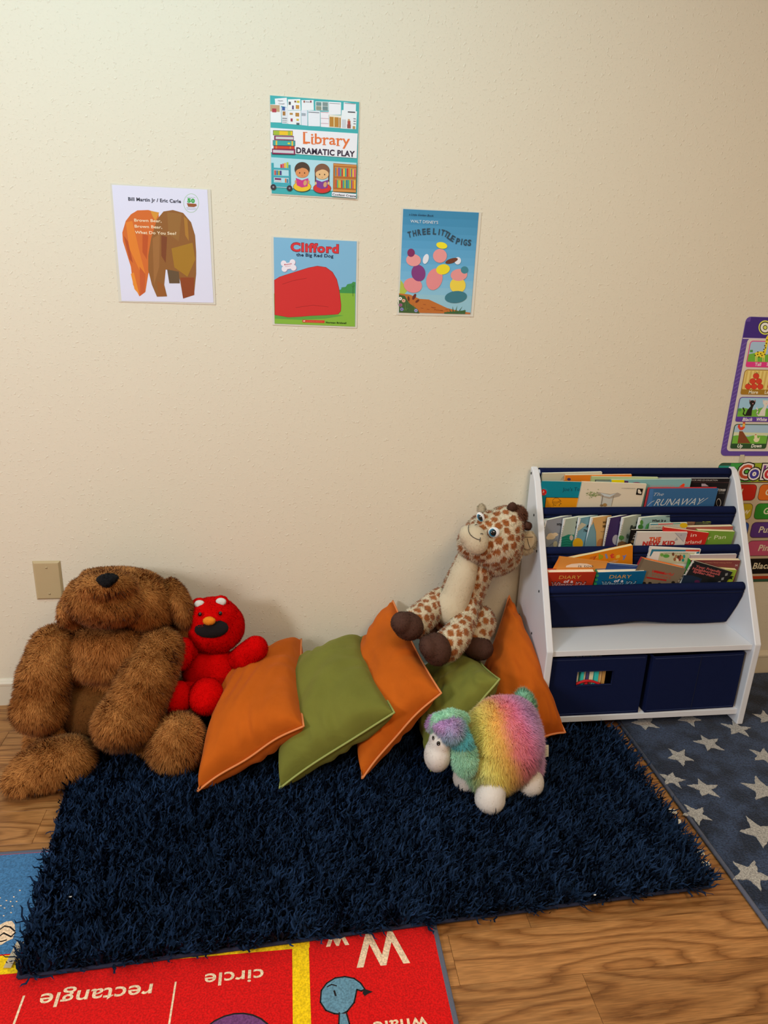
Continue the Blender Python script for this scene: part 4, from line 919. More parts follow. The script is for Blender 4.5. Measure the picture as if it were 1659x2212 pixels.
for cx, hair, skin, seat, bookc in ((640, '4a3a30', 'd08a58', 'e0b830', 'c03a80'), (938, '7a5440', 'd8b080', 'c83434', '7a3a8c')):
    dy = (cx-640)*.08
    p.ell(Z(cx, 1475+dy), 19.5, 11.2, '5a3a28', 24); p.ell(Z(cx, 1474+dy), 18.8, 10.5, seat, 24)
    if cx > 800: 
        for s_ in (-1, 1): p.poly([Z(cx+s_*110, 1200+dy), Z(cx+s_*88, 1200+dy), Z(cx+s_*92, 1400+dy), Z(cx+s_*108, 1400+dy)], '5e4234')
    p.ell(Z(cx, 1215+dy), 16.4, 15.5, hair, 26); p.ell(Z(cx, 1268+dy), 14.2, 10.6, skin, 24); p.poly([Z(cx-98, 1240+dy), Z(cx-60, 1215+dy), Z(cx+10, 1190+dy), Z(cx+20, 1160+dy), Z(cx-60, 1150+dy), Z(cx-105, 1190+dy)], hair)
    p.poly([Z(cx+10, 1195+dy), Z(cx+40, 1170+dy), Z(cx+98, 1235+dy), Z(cx+108, 1200+dy), Z(cx+60, 1140+dy), Z(cx, 1150+dy)], hair)
    p.ell(Z(cx-37, 1270+dy), 1.3, 1.7, '3a2620', 10); p.ell(Z(cx+37, 1272+dy), 1.3, 1.7, '3a2620', 10); p.line([Z(cx-8, 1310+dy), Z(cx, 1315+dy), Z(cx+10, 1310+dy)], .0006, '8a4a30')
    p.poly([Z(cx-95, 1345+dy), Z(cx-5, 1380+dy), Z(cx-5, 1488+dy), Z(cx-78, 1455+dy)], bookc); p.poly([Z(cx-5, 1380+dy), Z(cx+92, 1348+dy), Z(cx+80, 1470+dy), Z(cx-5, 1488+dy)], bookc); p.ell(Z(cx+45, 1420+dy), 3.8, 6, 'c8986c', 12, .2)
    for s_ in (-1, 1): p.ell(Z(cx+s_*95, 1400+dy), 2.2, 3.4, skin, 10)
p.poly([Z(1105, 1125), Z(1455, 1150), Z(1442, 1565), Z(1100, 1550)], 'a8642c'); p.poly([Z(1130, 1180), Z(1445, 1200), Z(1440, 1335), Z(1128, 1320)], 'b88a50'); p.poly([Z(1128, 1350), Z(1440, 1368), Z(1436, 1505), Z(1126, 1490)], 'b88a50')
p.poly([Z(1112, 1138), Z(1452, 1160), Z(1450, 1178), Z(1112, 1158)], 'c88c4c'); p.poly([Z(1105, 1512), Z(1440, 1530), Z(1440, 1558), Z(1102, 1545)], 'c88c4c')
g_ = random.Random(3)
for r0 in (1188, 1362):
    x = 1135
    while x < 1425:
        w_ = g_.choice((18, 22, 26)); blk(x, r0+g_.randint(0, 16)+(x-1130)*.06, x+w_-4, r0+128+(x-1130)*.06, g_.choice(('c83a2c', 'd8702c', 'd84a78', '3a9c8c', 'a8b83a', '2c7a94', 'e0b840', '7a4a94', 'b03c3c'))); x += w_
p.poly([Z(1085, 1555), Z(1445, 1585), Z(1443, 1648), Z(1082, 1615)], 'dcdce4'); p.text('Confessi Create', Z(1092, 1604), Z(1440, 1632), '26222a', h=4.3, bold=.03)
p.build(r)
# 2. white print with a brown shape
p, r = poster('brown_shape_poster', 'white poster with a large orange and brown shape, leftmost on the wall', [(242, 399.5), (448, 410), (461.5, 654), (263, 650)], [(238, 396), (455, 409), (466, 658), (257, 652)], 'cfcfe6', g=1.2)
Z = lambda x, y: (220+x/6.38, 380+y/6.38)
p.text('Bill Martin Jr / Eric Carle', Z(365, 340), Z(1092, 374), '2a2a3a', h=7.6, bold=.035)
p.ell(Z(1232, 375), 16.5, 20.5, '7fae6a', 32); p.ell(Z(1232, 375), 15.7, 19.7, 'cfcfe6', 32); p.text('50', Z(1178, 362), Z(1282, 372), '3f9c48', h=8.5, bold=.08)
p.poly([Z(1170, 375), Z(1300, 385), Z(1310, 412), Z(1270, 430), Z(1190, 425)], '8c5230'); p.text('ANNIVERSARY', Z(1168, 300), Z(1290, 303), '5a7a54', h=1.6); p.text('EDITION', Z(1170, 445), Z(1300, 452), '4a6a4a', h=1.7); p.line([Z(1172, 460), Z(1300, 466)], .0006, '4a7a9a')
# plain stand-in: two overlapping painted arches
A1 = [(290, 900), (282, 780), (330, 620), (400, 530), (490, 475), (640, 470), (780, 510), (800, 700), (760, 1000), (640, 1350), (600, 1600), (520, 1660), (430, 1500), (400, 1250)]
A2 = [(640, 1100), (680, 860), (760, 600), (850, 490), (980, 470), (1120, 510), (1230, 640), (1285, 820), (1300, 1050), (1300, 1350), (1270, 1640), (1120, 1690), (1080, 1450), (1040, 1320), (880, 1290), (860, 1500), (900, 1660), (760, 1665), (690, 1500), (640, 1300)]
p.poly([Z(*a) for a in A1], 'c4642a'); 
for q, c in (([(330, 640), (420, 620), (520, 1050), (600, 1350), (520, 1300), (380, 1000)], 'd2782a'), ([(400, 1350), (440, 1330), (520, 1640), (450, 1560)], 'd8842c'), ([(560, 800), (640, 820), (620, 1150), (560, 1050)], 'b04e22'), ([(300, 820), (360, 900), (430, 1200), (380, 1150)], 'a84a24'), ([(520, 1250), (600, 1350), (590, 1600), (530, 1650)], 'b8552a')): p.poly([Z(*a) for a in q], c)
p.poly([Z(670, 480), Z(790, 505), Z(740, 620), Z(700, 560)], 'c88a34')
p.poly([Z(*a) for a in A2], '86582c')
for q, c in (([(900, 500), (1100, 520), (1060, 900), (920, 800)], '8c6232'), ([(700, 860), (800, 800), (790, 1250), (720, 1500)], '946436'), ([(820, 820), (900, 840), (880, 1200), (820, 1100)], '743f22'), ([(1130, 560), (1180, 600), (1200, 900), (1150, 820)], 'a0702e'), ([(1080, 1400), (1270, 1400), (1275, 1640), (1120, 1690)], '84401f'), ([(900, 1290), (1060, 1320), (1075, 1480), (930, 1480)], '5e4a34'), ([(960, 1000), (1250, 920), (1290, 1150), (1180, 1390), (1000, 1260)], '9a7024'), ([(760, 1450), (860, 1500), (890, 1650), (780, 1660)], '8c5424')): p.poly([Z(*a) for a in q], c)
for k, (t_, x1) in enumerate((('Brown Bear,', 822), ('Brown Bear,', 832), ('What Do You See?', 1028))): p.text(t_, Z(448+k*6, 628+k*84), Z(x1, 640+k*86), 'e2d2b4', h=6.4, bold=.015)
p.build(r)
# 3. blue print with red hill
p, r = poster('red_hill_poster', 'square blue and green poster with red lettering and a big red mound', [(591, 512.5), (770.5, 521.5), (767, 705.5), (593.5, 699)], [(586, 510), (774, 520), (771, 709), (589, 702)], '79aed0')
Z = lambda x, y: (570+x/7.541, 500+y/7.541)
p.poly([Z(165, 1010), Z(1010, 995), Z(1488, 1010), Z(1485, 1550), Z(175, 1500)], '7fae3c')
p.poly([Z(175, 1330), Z(900, 1330), Z(1300, 1370), Z(1000, 1420), Z(600, 1440), Z(178, 1420)], '5a9a40')
p.poly([Z(1020, 995), Z(1040, 945), Z(1090, 935), Z(1130, 960), Z(1180, 960), Z(1260, 945), Z(1270, 910), Z(1330, 905), Z(1360, 860), Z(1430, 845), Z(1450, 820), Z(1494, 825), Z(1488, 1010)], '3f8c4a')
p.line([Z(1180, 985), Z(1175, 960), Z(1260, 948), Z(1262, 915), Z(1340, 910)], .0005, '24602e'); p.line([Z(1455, 860), Z(1450, 1055)], .0009, '1c3a24'); p.line([Z(1420, 880), Z(1452, 910), Z(1480, 880)], .0005, '1c3a24')
M = [(168, 790), (260, 735), (400, 690), (560, 640), (720, 590), (870, 560), (1010, 580), (1120, 660), (1190, 780), (1225, 920), (1245, 1060), (1260, 1200), (1255, 1300), (1210, 1350), (1000, 1365), (760, 1375), (600, 1390), (400, 1400), (175, 1360)]
p.poly([Z(*a) for a in M], '8c2020'); cx_, cy_ = 650, 1000; p.poly([Z(a+(cx_-a)*.012, b_+(cy_-b_)*.012) for a, b_ in M], 'c62f2f')
p.line([Z(300, 860), Z(480, 800), Z(700, 760)], .0007, '7a1c1c'); p.line([Z(520, 1240), Z(800, 1200), Z(1050, 1230)], .0007, '7a1c1c')
p.text('Clifford', Z(432, 318), Z(1222, 352), '7c1c20', h=19, bold=.06); p.text('Clifford', Z(438, 314), Z(1216, 348), 'd0323a', h=18, bold=.035)
p.text('the Big Red Dog', Z(528, 402), Z(1132, 426), '1c2c4c', h=7.2, bold=.03)
for dx, c in ((6, 'a86a90'), (0, 'e2dcea')):
    for x, y in ((322, 520), (335, 610), (465, 500), (482, 590)): p.ell(Z(x+dx, y+dx), 6.2, 6.4, c, 16)
    p.poly([Z(330+dx, 520+dx), Z(470+dx, 495+dx), Z(480+dx, 600+dx), Z(340+dx, 620+dx)], c)
p.text('Bonus', Z(335, 552), Z(455, 532), 'b03040', h=3, bold=.04); p.text('Stickers', Z(348, 580), Z(440, 566), 'c05a68', h=2.4)
p.poly([Z(628, 1438), Z(990, 1448), Z(985, 1492), Z(628, 1480)], 'c83c2c'); p.poly([Z(642, 1452), Z(672, 1450), Z(672, 1466), Z(642, 1466)], 'e8d8d0'); p.text('SCHOLASTIC', Z(690, 1476), Z(960, 1482), 'd86a58', h=3)
p.text('Norman Bridwell', Z(1008, 1494), Z(1342, 1506), '1c3414', h=3.8, bold=.03)
p.build(r)
# 4. blue print, arched title
p, r = poster('arched_title_poster', 'blue poster with arched grey title above pink and yellow shapes, rightmost print', [(871, 451.5), (1034, 459.5), (1016.5, 679), (861.5, 675)], [(867, 448), (1040, 458.5), (1022, 684), (857.5, 680)], '5b9cc6')
Z = lambda x, y: (840+x/7.541, 440+y/7.541)
def lerp(a, b_, t): return (a[0]+(b_[0]-a[0])*t, a[1]+(b_[1]-a[1])*t)
tl, tr, br, bl = (871, 451.5), (1034, 459.5), (1016.5, 679), (861.5, 675)
for k, c in enumerate(('3a83ac', '3f88b2', '468eb8', '4c93be', '5298c4', '589dc8', '5ea2cc', '66a8d0', '6eacd2', '78b2d2', '82b6d0')):
    a, b_ = k*.075, (k+1)*.075; p.poly([lerp(tl, bl, a), lerp(tr, br, a), lerp(tr, br, b_), lerp(tl, bl, b_)], c)
p.poly([lerp(tl, bl, .82), lerp(tr, br, .82), br, bl], '8cbacc')
p.poly([Z(190, 1240), Z(250, 1320), Z(300, 1420), Z(230, 1500), Z(168, 1550)], 'a8b84a')
p.poly([Z(165, 1460), Z(340, 1480), Z(500, 1550), Z(650, 1560), Z(800, 1630), Z(950, 1700), Z(1150, 1750), Z(1330, 1775), Z(1325, 1800), Z(165, 1770)], 'b46a30')
for x, y in ((560, 1640), (700, 1690), (840, 1740), (620, 1720), (920, 1720), (520, 1700)): p.line([Z(x, y), Z(x+40, y+6)], .0012, '8a4420')
p.text('Retold', Z(690, 1695), Z(760, 1702), '7a2c14', h=2.6); p.text('Picture', Z(740, 1738), Z(875, 1750), '7a2c14', h=3.4)
g_ = random.Random(8)
p.poly([Z(165, 1480), Z(260, 1500), Z(330, 1620), Z(470, 1720), Z(500, 1785), Z(165, 1772)], '3f5c34')
for k in range(16):
    x = 200+g_.random()*260; y = 1740; a = g_.uniform(-.7, .7); l = g_.uniform(90, 200); p.poly([Z(x-7, y), Z(x+7, y), Z(x+l*math.sin(a), y-l*math.cos(a))], g_.choice(('2f4f34', '5c7c40', '3f6438')))
for x, a, l in ((1020, -.5, 100), (1050, -.1, 120), (1080, .25, 130), (1120, .6, 140), (1160, .9, 110), (990, -.9, 70)): p.poly([Z(x-12, 1785), Z(x+12, 1788), Z(x+l*math.sin(a), 1785-l*math.cos(a))], '2f5a3c')
p.poly([Z(900, 1770), Z(1250, 1735), Z(1240, 1796), Z(900, 1790)], '3c6038')
for x, y, rx, ry, a, c in ((412, 1515, 3.2, 7.2, .5, '6a2c24'), (320, 1545, 2.2, 5.2, -.1, '5a3020'), (462, 1585, 2.4, 5, .9, '6a3424')): p.ell(Z(x, y), rx, ry, c, 12, a)
for x, y, c in ((185, 1545, 'e0e0d8'), (240, 1580, 'd8a890'), (190, 1650, '8a5a7c'), (440, 1740, '8a94c4'), (210, 1720, '7a84b8')): p.ell(Z(x, y), 4, 3.8, c, 8); p.ell(Z(x, y), 1.3, 1.2, '8a3a30', 6)
# plain stand-in shapes
for x, y, rx, ry, a, c in ((390, 1330, 20, 16, .2, 'd8888c'), (480, 1130, 15, 18, -.2, '7c3a78'), (400, 920, 16, 13, .1, 'dc9494'), (360, 800, 8, 9, 0, '7a2c5c'), (740, 1230, 17, 24, .3, 'd8868a'), (880, 1070, 15, 11, -.2, 'e2d02c'), (830, 850, 15, 15, 0, 'dc9292'), (860, 680, 12, 7, .2, 'e6d82c'), (1120, 1330, 17, 17, .1, 'e0c84a'), (1090, 1520, 24, 13, -.1, '3a7484'), (1140, 1160, 18, 13, -.1, 'd99090'), (1230, 1080, 8, 8, 0, '3f8090'), (600, 900, 6, 11, .3, 'd8dcea'), (1120, 930, 7, 8, .2, 'd8dcea'), (1020, 930, 14, 5, -.3, '6a3a28')): p.ell(Z(x, y), rx, ry, c, 24, a)
p.text('a Little Golden Book', Z(325, 190), Z(725, 212), '1c2c48', h=4.6, shear=.3)
p.text("WALT DISNEY'S", Z(350, 308), Z(800, 330), 'd4e0e8', h=6.6)
T = 'THREE LITTLE PIGS'
path = [(345, 535), (425, 515), (500, 500), (575, 490), (645, 485), (700, 485), (740, 486), (810, 495), (865, 505), (915, 525), (965, 560), (1015, 595), (1060, 620), (1110, 645), (1175, 655), (1235, 665), (1305, 670)]
for k, ch in enumerate(T):
    if ch == ' ': continue
    x, y = path[k]; sl = (path[min(k+1, 16)][1]-path[max(k-1, 0)][1])/(path[min(k+1, 16)][0]-path[max(k-1, 0)][0]); w_ = 56 if ch not in 'I' else 16
    p.text(ch, Z(x-w_/2, y-sl*w_/2+12), Z(x+w_/2, y+sl*w_/2+12), '2f4658', h=13.2, bold=.03)
p.build(r)
# 5/6. wall charts at the right
def chart(name, label, x0, x1, z0, z1, col, rad=.014):
    root = thing(name, label, 'poster', ((x0+x1)/2, 0, z0), 'learning charts at the right edge')
    P = rrect(x0, z0, x1, z1, rad); n = len(P); V = [(a, y, b_) for y in (-.0008, -.0022) for a, b_ in P]
    F = [tuple(range(n)), tuple(range(n, 2*n))[::-1]]+[(k, k+n, (k+1) % n+n, (k+1) % n) for k in range(n)]
    obj('card', V, F, flat(col, 1.3), root); return root
X1 = 1.625
r = chart('opposites_chart', 'purple bordered opposites chart with animal pictures, upper right edge', 1.313, X1, .7735, 1.186, '5a4390')
p = wallprint(-.0022, g=1.3, eps=.00002, base=.0001)
p.uv(rrect(1.3295, .788, X1-.015, 1.126, .012), 'c9c2b8')
p.uv([(1.314, 1.1265), (X1-.001, 1.1265), (X1-.001, 1.172), (1.314, 1.172)], '3f2a78')
p.uv([(1.327, 1.172), (X1-.013, 1.172), (X1-.013, 1.1855), (1.327, 1.1855)], '3f2a78')
p.uv([(1.3135, 1.1235), (X1-.001, 1.1235), (X1-.001, 1.1263), (1.3135, 1.1263)], 'c8bcc8')
for k in range(26):
    z = .79+k*.0125; p.uv([(1.3145, z), (1.3275, z+.009), (1.3275, z+.013), (1.3145, z+.004)], '6e58a4')
Z = lambda x, y: (1540+x/6.704, 670+y/6.704)
p.text('O', (1640, 720), (1659.5, 720.5), '2a2a18', h=24, bold=.14) if 0 else None
for ro, c in ((1.0, 'c8cc5c'), (.82, '2c2a20'), (.68, 'e0dcd4'), (.34, '2c2a20'), (.24, 'c8cc5c')): p.ell((1652.5, 707.5), 14.5*ro, 15.5*ro, c, 26)
for k, ch in enumerate('pposites'):
    a = wv = 0; c0 = np.array([1.412+.0235*k, 1.134]); V_, F_ = text_vf(ch, .03, 0); p._add([c0+v*.036 for v in V_], F_, 'e0dcd4')
def card(z0, z1, border, sky, band, x1=1.457):
    p.uv(rrect(1.3385, z0, x1, z1, .009), border); p.uv(rrect(1.341, z0+.0135, x1-.0025, z1-.0025, .007), sky)
    p.uv(rrect(1.3385, z0, x1, z0+.0155, .006), border)
def grs(z0, zt, x1=1.4545): p.uv([(1.341, z0), (x1, z0), (x1, zt), (1.42, zt+.006), (1.39, zt-.002), (1.36, zt+.004), (1.341, zt)], '6aa83c')
p.g = 1.3
zt = [(1.043, 1.119), (.962, 1.036), (.880, .955), (.797, .873)]
card(*zt[0], 'd03a80', '9cb8d0', ''); grs(1.0585, 1.080)
for x in (553, 568, 580): p.ell(Z(x-13, 592), 1.2, 3.2, '4a8a3a', 8)
p.poly([Z(605, 620), Z(640, 598), Z(720, 598), Z(745, 560), Z(765, 400), Z(798, 350), Z(798, 440), Z(775, 560), Z(755, 640), Z(745, 690), Z(610, 668)], 'dcc832')
for a, b_ in ((615, 668), (635, 668), (720, 680), (742, 680)): p.poly([Z(a-6, b_-20), Z(a+6, b_-20), Z(a+3, 745), Z(a-7, 745)], 'd8cc6a')
for x, y in ((648, 605), (645, 640), (688, 630), (730, 605), (664, 676), (748, 640), (608, 655), (735, 568), (757, 545), (748, 515), (770, 480), (780, 430), (706, 655)): p.ell(Z(x, y), 1.6, 1.5, '4a3418', 8)
p.text('Tall', Z(600, 806), Z(690, 806), 'e4c8d0', h=7, bold=.03); p.text('Short', Z(770, 806), Z(890, 806), 'e4c8d0', h=7, bold=.03)
card(*zt[1], '9a7224', 'd8c478', '')
for k in range(9): p.uv([(1.344+k*.0125, .9775), (1.350+k*.0125, .9775), (1.350+k*.0125, 1.032), (1.344+k*.0125, 1.032)], 'c8ac5c')
for x, y in ((505, 1105), (590, 1105), (680, 1105), (570, 1028), (660, 1028), (620, 952), (830, 1105)): p.ell(Z(x, y), 6.8, 6.4, '9a2c1c', 18); p.ell(Z(x, y), 6.2, 5.8, 'c8402a', 18)
for x, y in ((510, 1050), (628, 895)): p.line([Z(x, y), Z(x+6, y+22)], .0016, '4a3a1c')
p.text('More', Z(510, 1208), Z(643, 1208), 'e0d8c0', h=7, bold=.03); p.text('Less', Z(740, 1208), Z(850, 1208), 'e0d8c0', h=7, bold=.03)
card(*zt[2], '5a3c94', '94bcd4', ''); grs(.8955, .918)
for x in (360, 378, 395): p.ell(Z(x, 1440), 1.4, 4, '4a8a4a', 8)
for dx, c, e_ in ((0, '241e1c', 'c88c94'), (195, 'd0ccc4', 'd8a0a4')):
    p.poly([Z(455+dx, 1530), Z(490+dx, 1450), Z(540+dx, 1390), Z(530+dx, 1340), Z(575+dx, 1330), Z(600+dx, 1350), Z(575+dx, 1400), Z(560+dx, 1450), Z(552+dx, 1530)], c); p.ell(Z(565+dx, 1340), 6.4, 5.6, c, 16)
    p.poly([Z(520+dx, 1330), Z(522+dx, 1292), Z(550+dx, 1315)], c); p.poly([Z(585+dx, 1315), Z(610+dx, 1293), Z(612+dx, 1335)], c); p.line([Z(460+dx, 1525), Z(432+dx, 1500), Z(448+dx, 1450), Z(430+dx, 1412)], .0036, c)
    p.ell(Z(572+dx, 1352), 1.3, 1.2, e_, 8); p.poly([Z(526+dx, 1322), Z(526+dx, 1302), Z(540+dx, 1316)], e_); p.poly([Z(590+dx, 1316), Z(606+dx, 1302), Z(606+dx, 1326)], e_)
p.text('Black', Z(417, 1602), Z(566, 1602), 'dcd4dc', h=7, bold=.03, shear=.15); p.text('White', Z(618, 1602), Z(770, 1602), 'dcd4dc', h=7, bold=.03, shear=.15)
card(*zt[3], '2c4c2c', '9cb8cc', ''); grs(.8125, .836); p.uv([(1.341, .838), (1.4545, .838), (1.4545, .846), (1.341, .848)], 'c4cca8')
p.poly([Z(348, 1925), Z(375, 1750), Z(420, 1750), Z(440, 1775), Z(455, 1800), Z(480, 1840), Z(510, 1885), Z(540, 1925)], '7a4428')
p.poly([Z(350, 1690), Z(360, 1655), Z(385, 1655), Z(390, 1690), Z(420, 1690), Z(425, 1640), Z(445, 1625), Z(460, 1640), Z(455, 1700), Z(420, 1735), Z(380, 1735)], 'd0442c'); p.ell(Z(440, 1660), 2.8, 4.4, 'd8a84a', 10); p.ell(Z(443, 1628), 2.4, 1.8, 'c03020', 8); p.line([Z(400, 1735), Z(398, 1752)], .001, 'c8a04a')
p.ell(Z(620, 1875), 6, 5, 'd8d0a8', 14); p.ell(Z(612, 1830), 3.4, 3.6, 'd8d0a8', 12); p.poly([Z(640, 1870), Z(675, 1825), Z(660, 1890)], 'd8d0a8'); p.ell(Z(612, 1800), 1.6, 1.2, 'c05030', 8)
p.text('Up', Z(343, 1985), Z(417, 1985), 'dcdcd0', h=7.4, bold=.03, shear=.15); p.text('Down', Z(542, 1985), Z(692, 1985), 'dcdcd0', h=7.4, bold=.03, shear=.15)
for k, (z0, z1) in enumerate(zt):
    c = ('c87a3a', '3a9c8c', 'b03a6c', '8a3a9c')[k]; p.uv(rrect(1.468, z0, 1.596, z1, .009), c); p.uv(rrect(1.4705, z0+.0145, 1.5955, z1-.0025, .007), 'a4bccc')
p.build(r)
r = thing('tape_piece', 'small piece of clear tape between the two learning charts', 'tape', (1.385, 0, .757)); box('strip', (1.378, -.0034, .753), (1.392, -.0024, .777), mat('tape', (.62, .56, .42), rough=.15, spec=.6), r)
r = chart('colours_chart', 'colours chart with rainbow heading, partly behind the bookshelf', 1.313, X1, .347, .7515, 'c9b99c')
p = wallprint(-.0022, g=1.3, eps=.00002, base=.0001)
p.uv(rrect(1.3132, .3472, X1-.0002, .7513, .014), '33503c'); p.uv([(1.3135, .36), (X1-.001, .36), (X1-.001, .70), (1.3135, .70)], 'a03a1c')
for k, c in enumerate(('2c8c7c', '3c9040', '4c9c38', '8c9c28', 'c09c20', 'd09424', 'cc7a24', 'c46420')):
    p.uv([(1.315+k*.0385, .689), (1.3535+k*.0385, .689), (1.3535+k*.0385, .750 if 0 < k < 7 else .742), (1.315+k*.0385, .750 if 0 < k < 7 else .742)], c)
p.uv([(1.3145, .687), (X1-.0015, .687), (X1-.0015, .690), (1.3145, .690)], '4c2410'); p.uv([(1.318, .3575), (X1-.005, .3575), (X1-.005, .687), (1.318, .687)], 'b4a48c')
p.uv([(1.3135, .3575), (X1-.001, .3575), (X1-.001, .368), (1.3135, .368)], 'a03414')
for s_, x, c in (('C', 1.400, 'b84a30'), ('o', 1.432, '3c3488'), ('l', 1.463, '6c3a80'), ('o', 1.482, 'b83034'), ('r', 1.512, '3c8c3c'), ('s', 1.536, 'c87a24')):
    for bd, cc in ((.17, '241c14'), (.11, 'd8d0cc'), (.03, c)):
        V_, F_ = text_vf(s_, bd, 0); k_ = .058 if s_ != 'C' else .060; cx_ = (V_[:, 0].min()+V_[:, 0].max())/2
        p._add([np.array([x+.006, .7025])+np.array([v[0]-cx_, v[1]])*k_ for v in V_], F_, cc)
names = [(('Red', 'b02414'), ('Orange', 'c4601c')), (('Yellow', 'b09a20'), ('Green', '2c7c24')), (('Blue', '2c4c9c'), ('Purple', '523078')), (('White', 'd0ccc4'), ('Pink', 'b04c6c')), (('Brown', '5a3418'), ('Black', '140e0a'))]
for k, row in enumerate(names):
    z1 = .681-k*.0630; z0 = z1-.051
    for j, (s_, c) in enumerate(row):
        x0, x1 = ((1.330, 1.455), (1.467, 1.600))[j]
        p.uv(rrect(x0-.0015, z0-.0015, x1+.0015, z1+.0015, .014), '3a2014'); p.uv(rrect(x0, z0, x1, z1, .0125), c)
        V_, F_ = text_vf(s_, .02, .15); o_ = np.array([(1.487, 1.494, 1.492, 1.504, 1.498)[k] if j else x0+.03, z0+.0165]); p._add([o_+v*.030 for v in V_], F_, 'cfc6ac')
p.build(r)

# ------------------------------------------------------------------ plush toys
def EL(px, py, Y, rx, ry, rd, rot=0, rr=None):
    c = at(px, py, Y) if rr is None else rr; k = mpp(c); a = math.radians(rot)
    X = RT*math.cos(a)+DN*math.sin(a); Z = -(-RT*math.sin(a)+DN*math.cos(a))
    return ('E', c, (rx*k, rd, ry*k), (X, FW, Z))
def CH(*pts):            # chain of (px, py, Y, radius_px)
    out = []
    for px, py, Y, r in pts: c = at(px, py, Y); out.append((c, r*mpp(c)))
    return ('C', out)
def rep_above(V, z=.035):
    V = V.copy(); k = V[:, 2] < z; V[k, 2] = z+(V[k, 2]-z)*.2
    k = V[:, 1] > -.006; V[k, 1] = -.006+(V[k, 1]+.006)*.05
    return V
def mixc(a, b, t): return np.asarray(a)[None]*(1-t)+np.asarray(b)[None]*t

# --- big brown bear
FURB = mat('brown_plush', (.3, .12, .03), rough=.9, spec=.08, sheen=.04, attr=True)
bear = thing('plush_bear', 'big brown plush bear sitting against the wall, head tipped back, black nose', 'plush toy', fl(230, 1640, .012))
def bearcol(P, r):
    pat = noise3(P, 5, 21)[:, None]; fine = noise3(P, 30, 22)[:, None]; r = r[:, None]
    t = np.clip(.42+.28*pat+.22*fine+.5*(r-.5), 0, 1)
    return mixc((.20, .060, .010), (.66, .29, .085), t)
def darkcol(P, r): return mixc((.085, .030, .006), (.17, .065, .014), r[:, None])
def bpart(name, shapes, n, L=.015, vox=.009, sm=4, cf=bearcol, lean=(0, -.2, -1), la=.55, parent=None, wd=.0015, nb=.88, **k):
    V, F = blob(shapes, vox, sm); V = rep_above(V)
    return furry(name, V, F, k.pop('m', FURB), cf, parent or bear, n=n, length=L, width=wd, lean=lean, leanamt=la, nblend=nb, **k)
bpart('body', [EL(265, 1440, -.17, 118, 92, .12), EL(262, 1530, -.19, 105, 75, .12), EL(345, 1395, -.17, 50, 55, .09), EL(120, 1400, -.17, 50, 50, .09)], 26000, L=.014)
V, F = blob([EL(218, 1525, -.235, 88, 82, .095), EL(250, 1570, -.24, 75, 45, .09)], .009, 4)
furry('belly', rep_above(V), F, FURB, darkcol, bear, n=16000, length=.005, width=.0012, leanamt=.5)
bpart('chest_ruff', [EL(235, 1395, -.215, 98, 52, .085, 2), EL(215, 1435, -.235, 74, 26, .07, 8)], 24000, L=.020, la=.9)
bpart('head', [EL(275, 1287, -.15, 100, 58, .12, 8), EL(327, 1308, -.15, 52, 56, .11), EL(257, 1247, -.10, 84, 20, .07, 3)], 34000, L=.012)
bpart('muzzle', [EL(226, 1294, -.245, 80, 52, .105, 12), EL(230, 1264, -.275, 60, 30, .08, -2)], 34000, L=.012)
nz = blob([EL(232, 1250, -.337, 24, 11, .012, -6), EL(230, 1257, -.345, 12, 10, .010)], .003, 2)
furry('nose', nz[0], nz[1], mat('black_plush', (.006, .006, .008), rough=.9, attr=True), lambda P, r: np.tile([[.006, .006, .008]], (len(P), 1))*(.5+r[:, None]), bear, n=4000, length=.004, width=.001)
bpart('ear', [EL(386, 1300, -.165, 22, 56, .04, -24), EL(400, 1348, -.155, 17, 38, .03, -4)], 13000, L=.013)
bpart('ear', [EL(147, 1320, -.22, 17, 33, .04, 4), EL(165, 1345, -.20, 20, 18, .04)], 6000, L=.012)
bpart('arm', [CH((118, 1395, -.24, 44), (96, 1455, -.28, 52), (90, 1520, -.30, 53)), EL(88, 1525, -.30, 54, 52, .075, 4)], 26000, L=.015)
bpart('arm', [CH((345, 1402, -.24, 46), (318, 1460, -.30, 54), (285, 1540, -.34, 58)), EL(270, 1553, -.35, 64, 56, .08, -20)], 34000, L=.017)
bpart('leg', [CH((140, 1575, -.24, 46), (100, 1600, -.28, 42)), EL(110, 1655, -.37, 98, 56, .075, -22), EL(62, 1685, -.40, 50, 40, .055, -10)], 32000, L=.015)
bpart('leg', [CH((290, 1575, -.24, 46), (340, 1590, -.30, 48)), EL(382, 1603, -.36, 60, 62, .075, 20)], 22000, L=.016)

# --- red plush toy
FURR = mat('red_plush', (.6, .01, .01), rough=.95, spec=.04, sheen=0, attr=True)
red = thing('red_plush_toy', 'red plush toy with an orange nose and dark muzzle patch beside the brown bear', 'plush toy', at(450, 1530, -.2))
redcol = lambda P, r: mixc((.50, .001, .001), (.80, .003, .003), np.clip(.5+.5*(r[:, None]-.5)+.2*noise3(P, 12, 31)[:, None], 0, 1))
def rpart(name, sh, n, par=None, cf=redcol, m=None, L=.0045, vox=.006):
    V, F = blob(sh, vox, 4); V = rep_above(V); return furry(name, V, F, m or FURR, cf, par or red, n=n, length=L, width=.0010, leanamt=.4, curl=.35, nblend=.85)
yr = -.145
rpart('head', [EL(463, 1352, yr, 65, 58, .075, 4), EL(460, 1335, yr-.005, 56, 46, .07)], 22000)
rpart('body', [EL(454, 1450, yr-.02, 60, 58, .065, 12), EL(456, 1485, yr-.03, 62, 45, .07)], 18000)
rpart('arm', [CH((410, 1400, yr-.03, 21), (394, 1418, yr-.07, 24)), EL(395, 1412, yr-.07, 24, 36, .03, 10)], 7000)
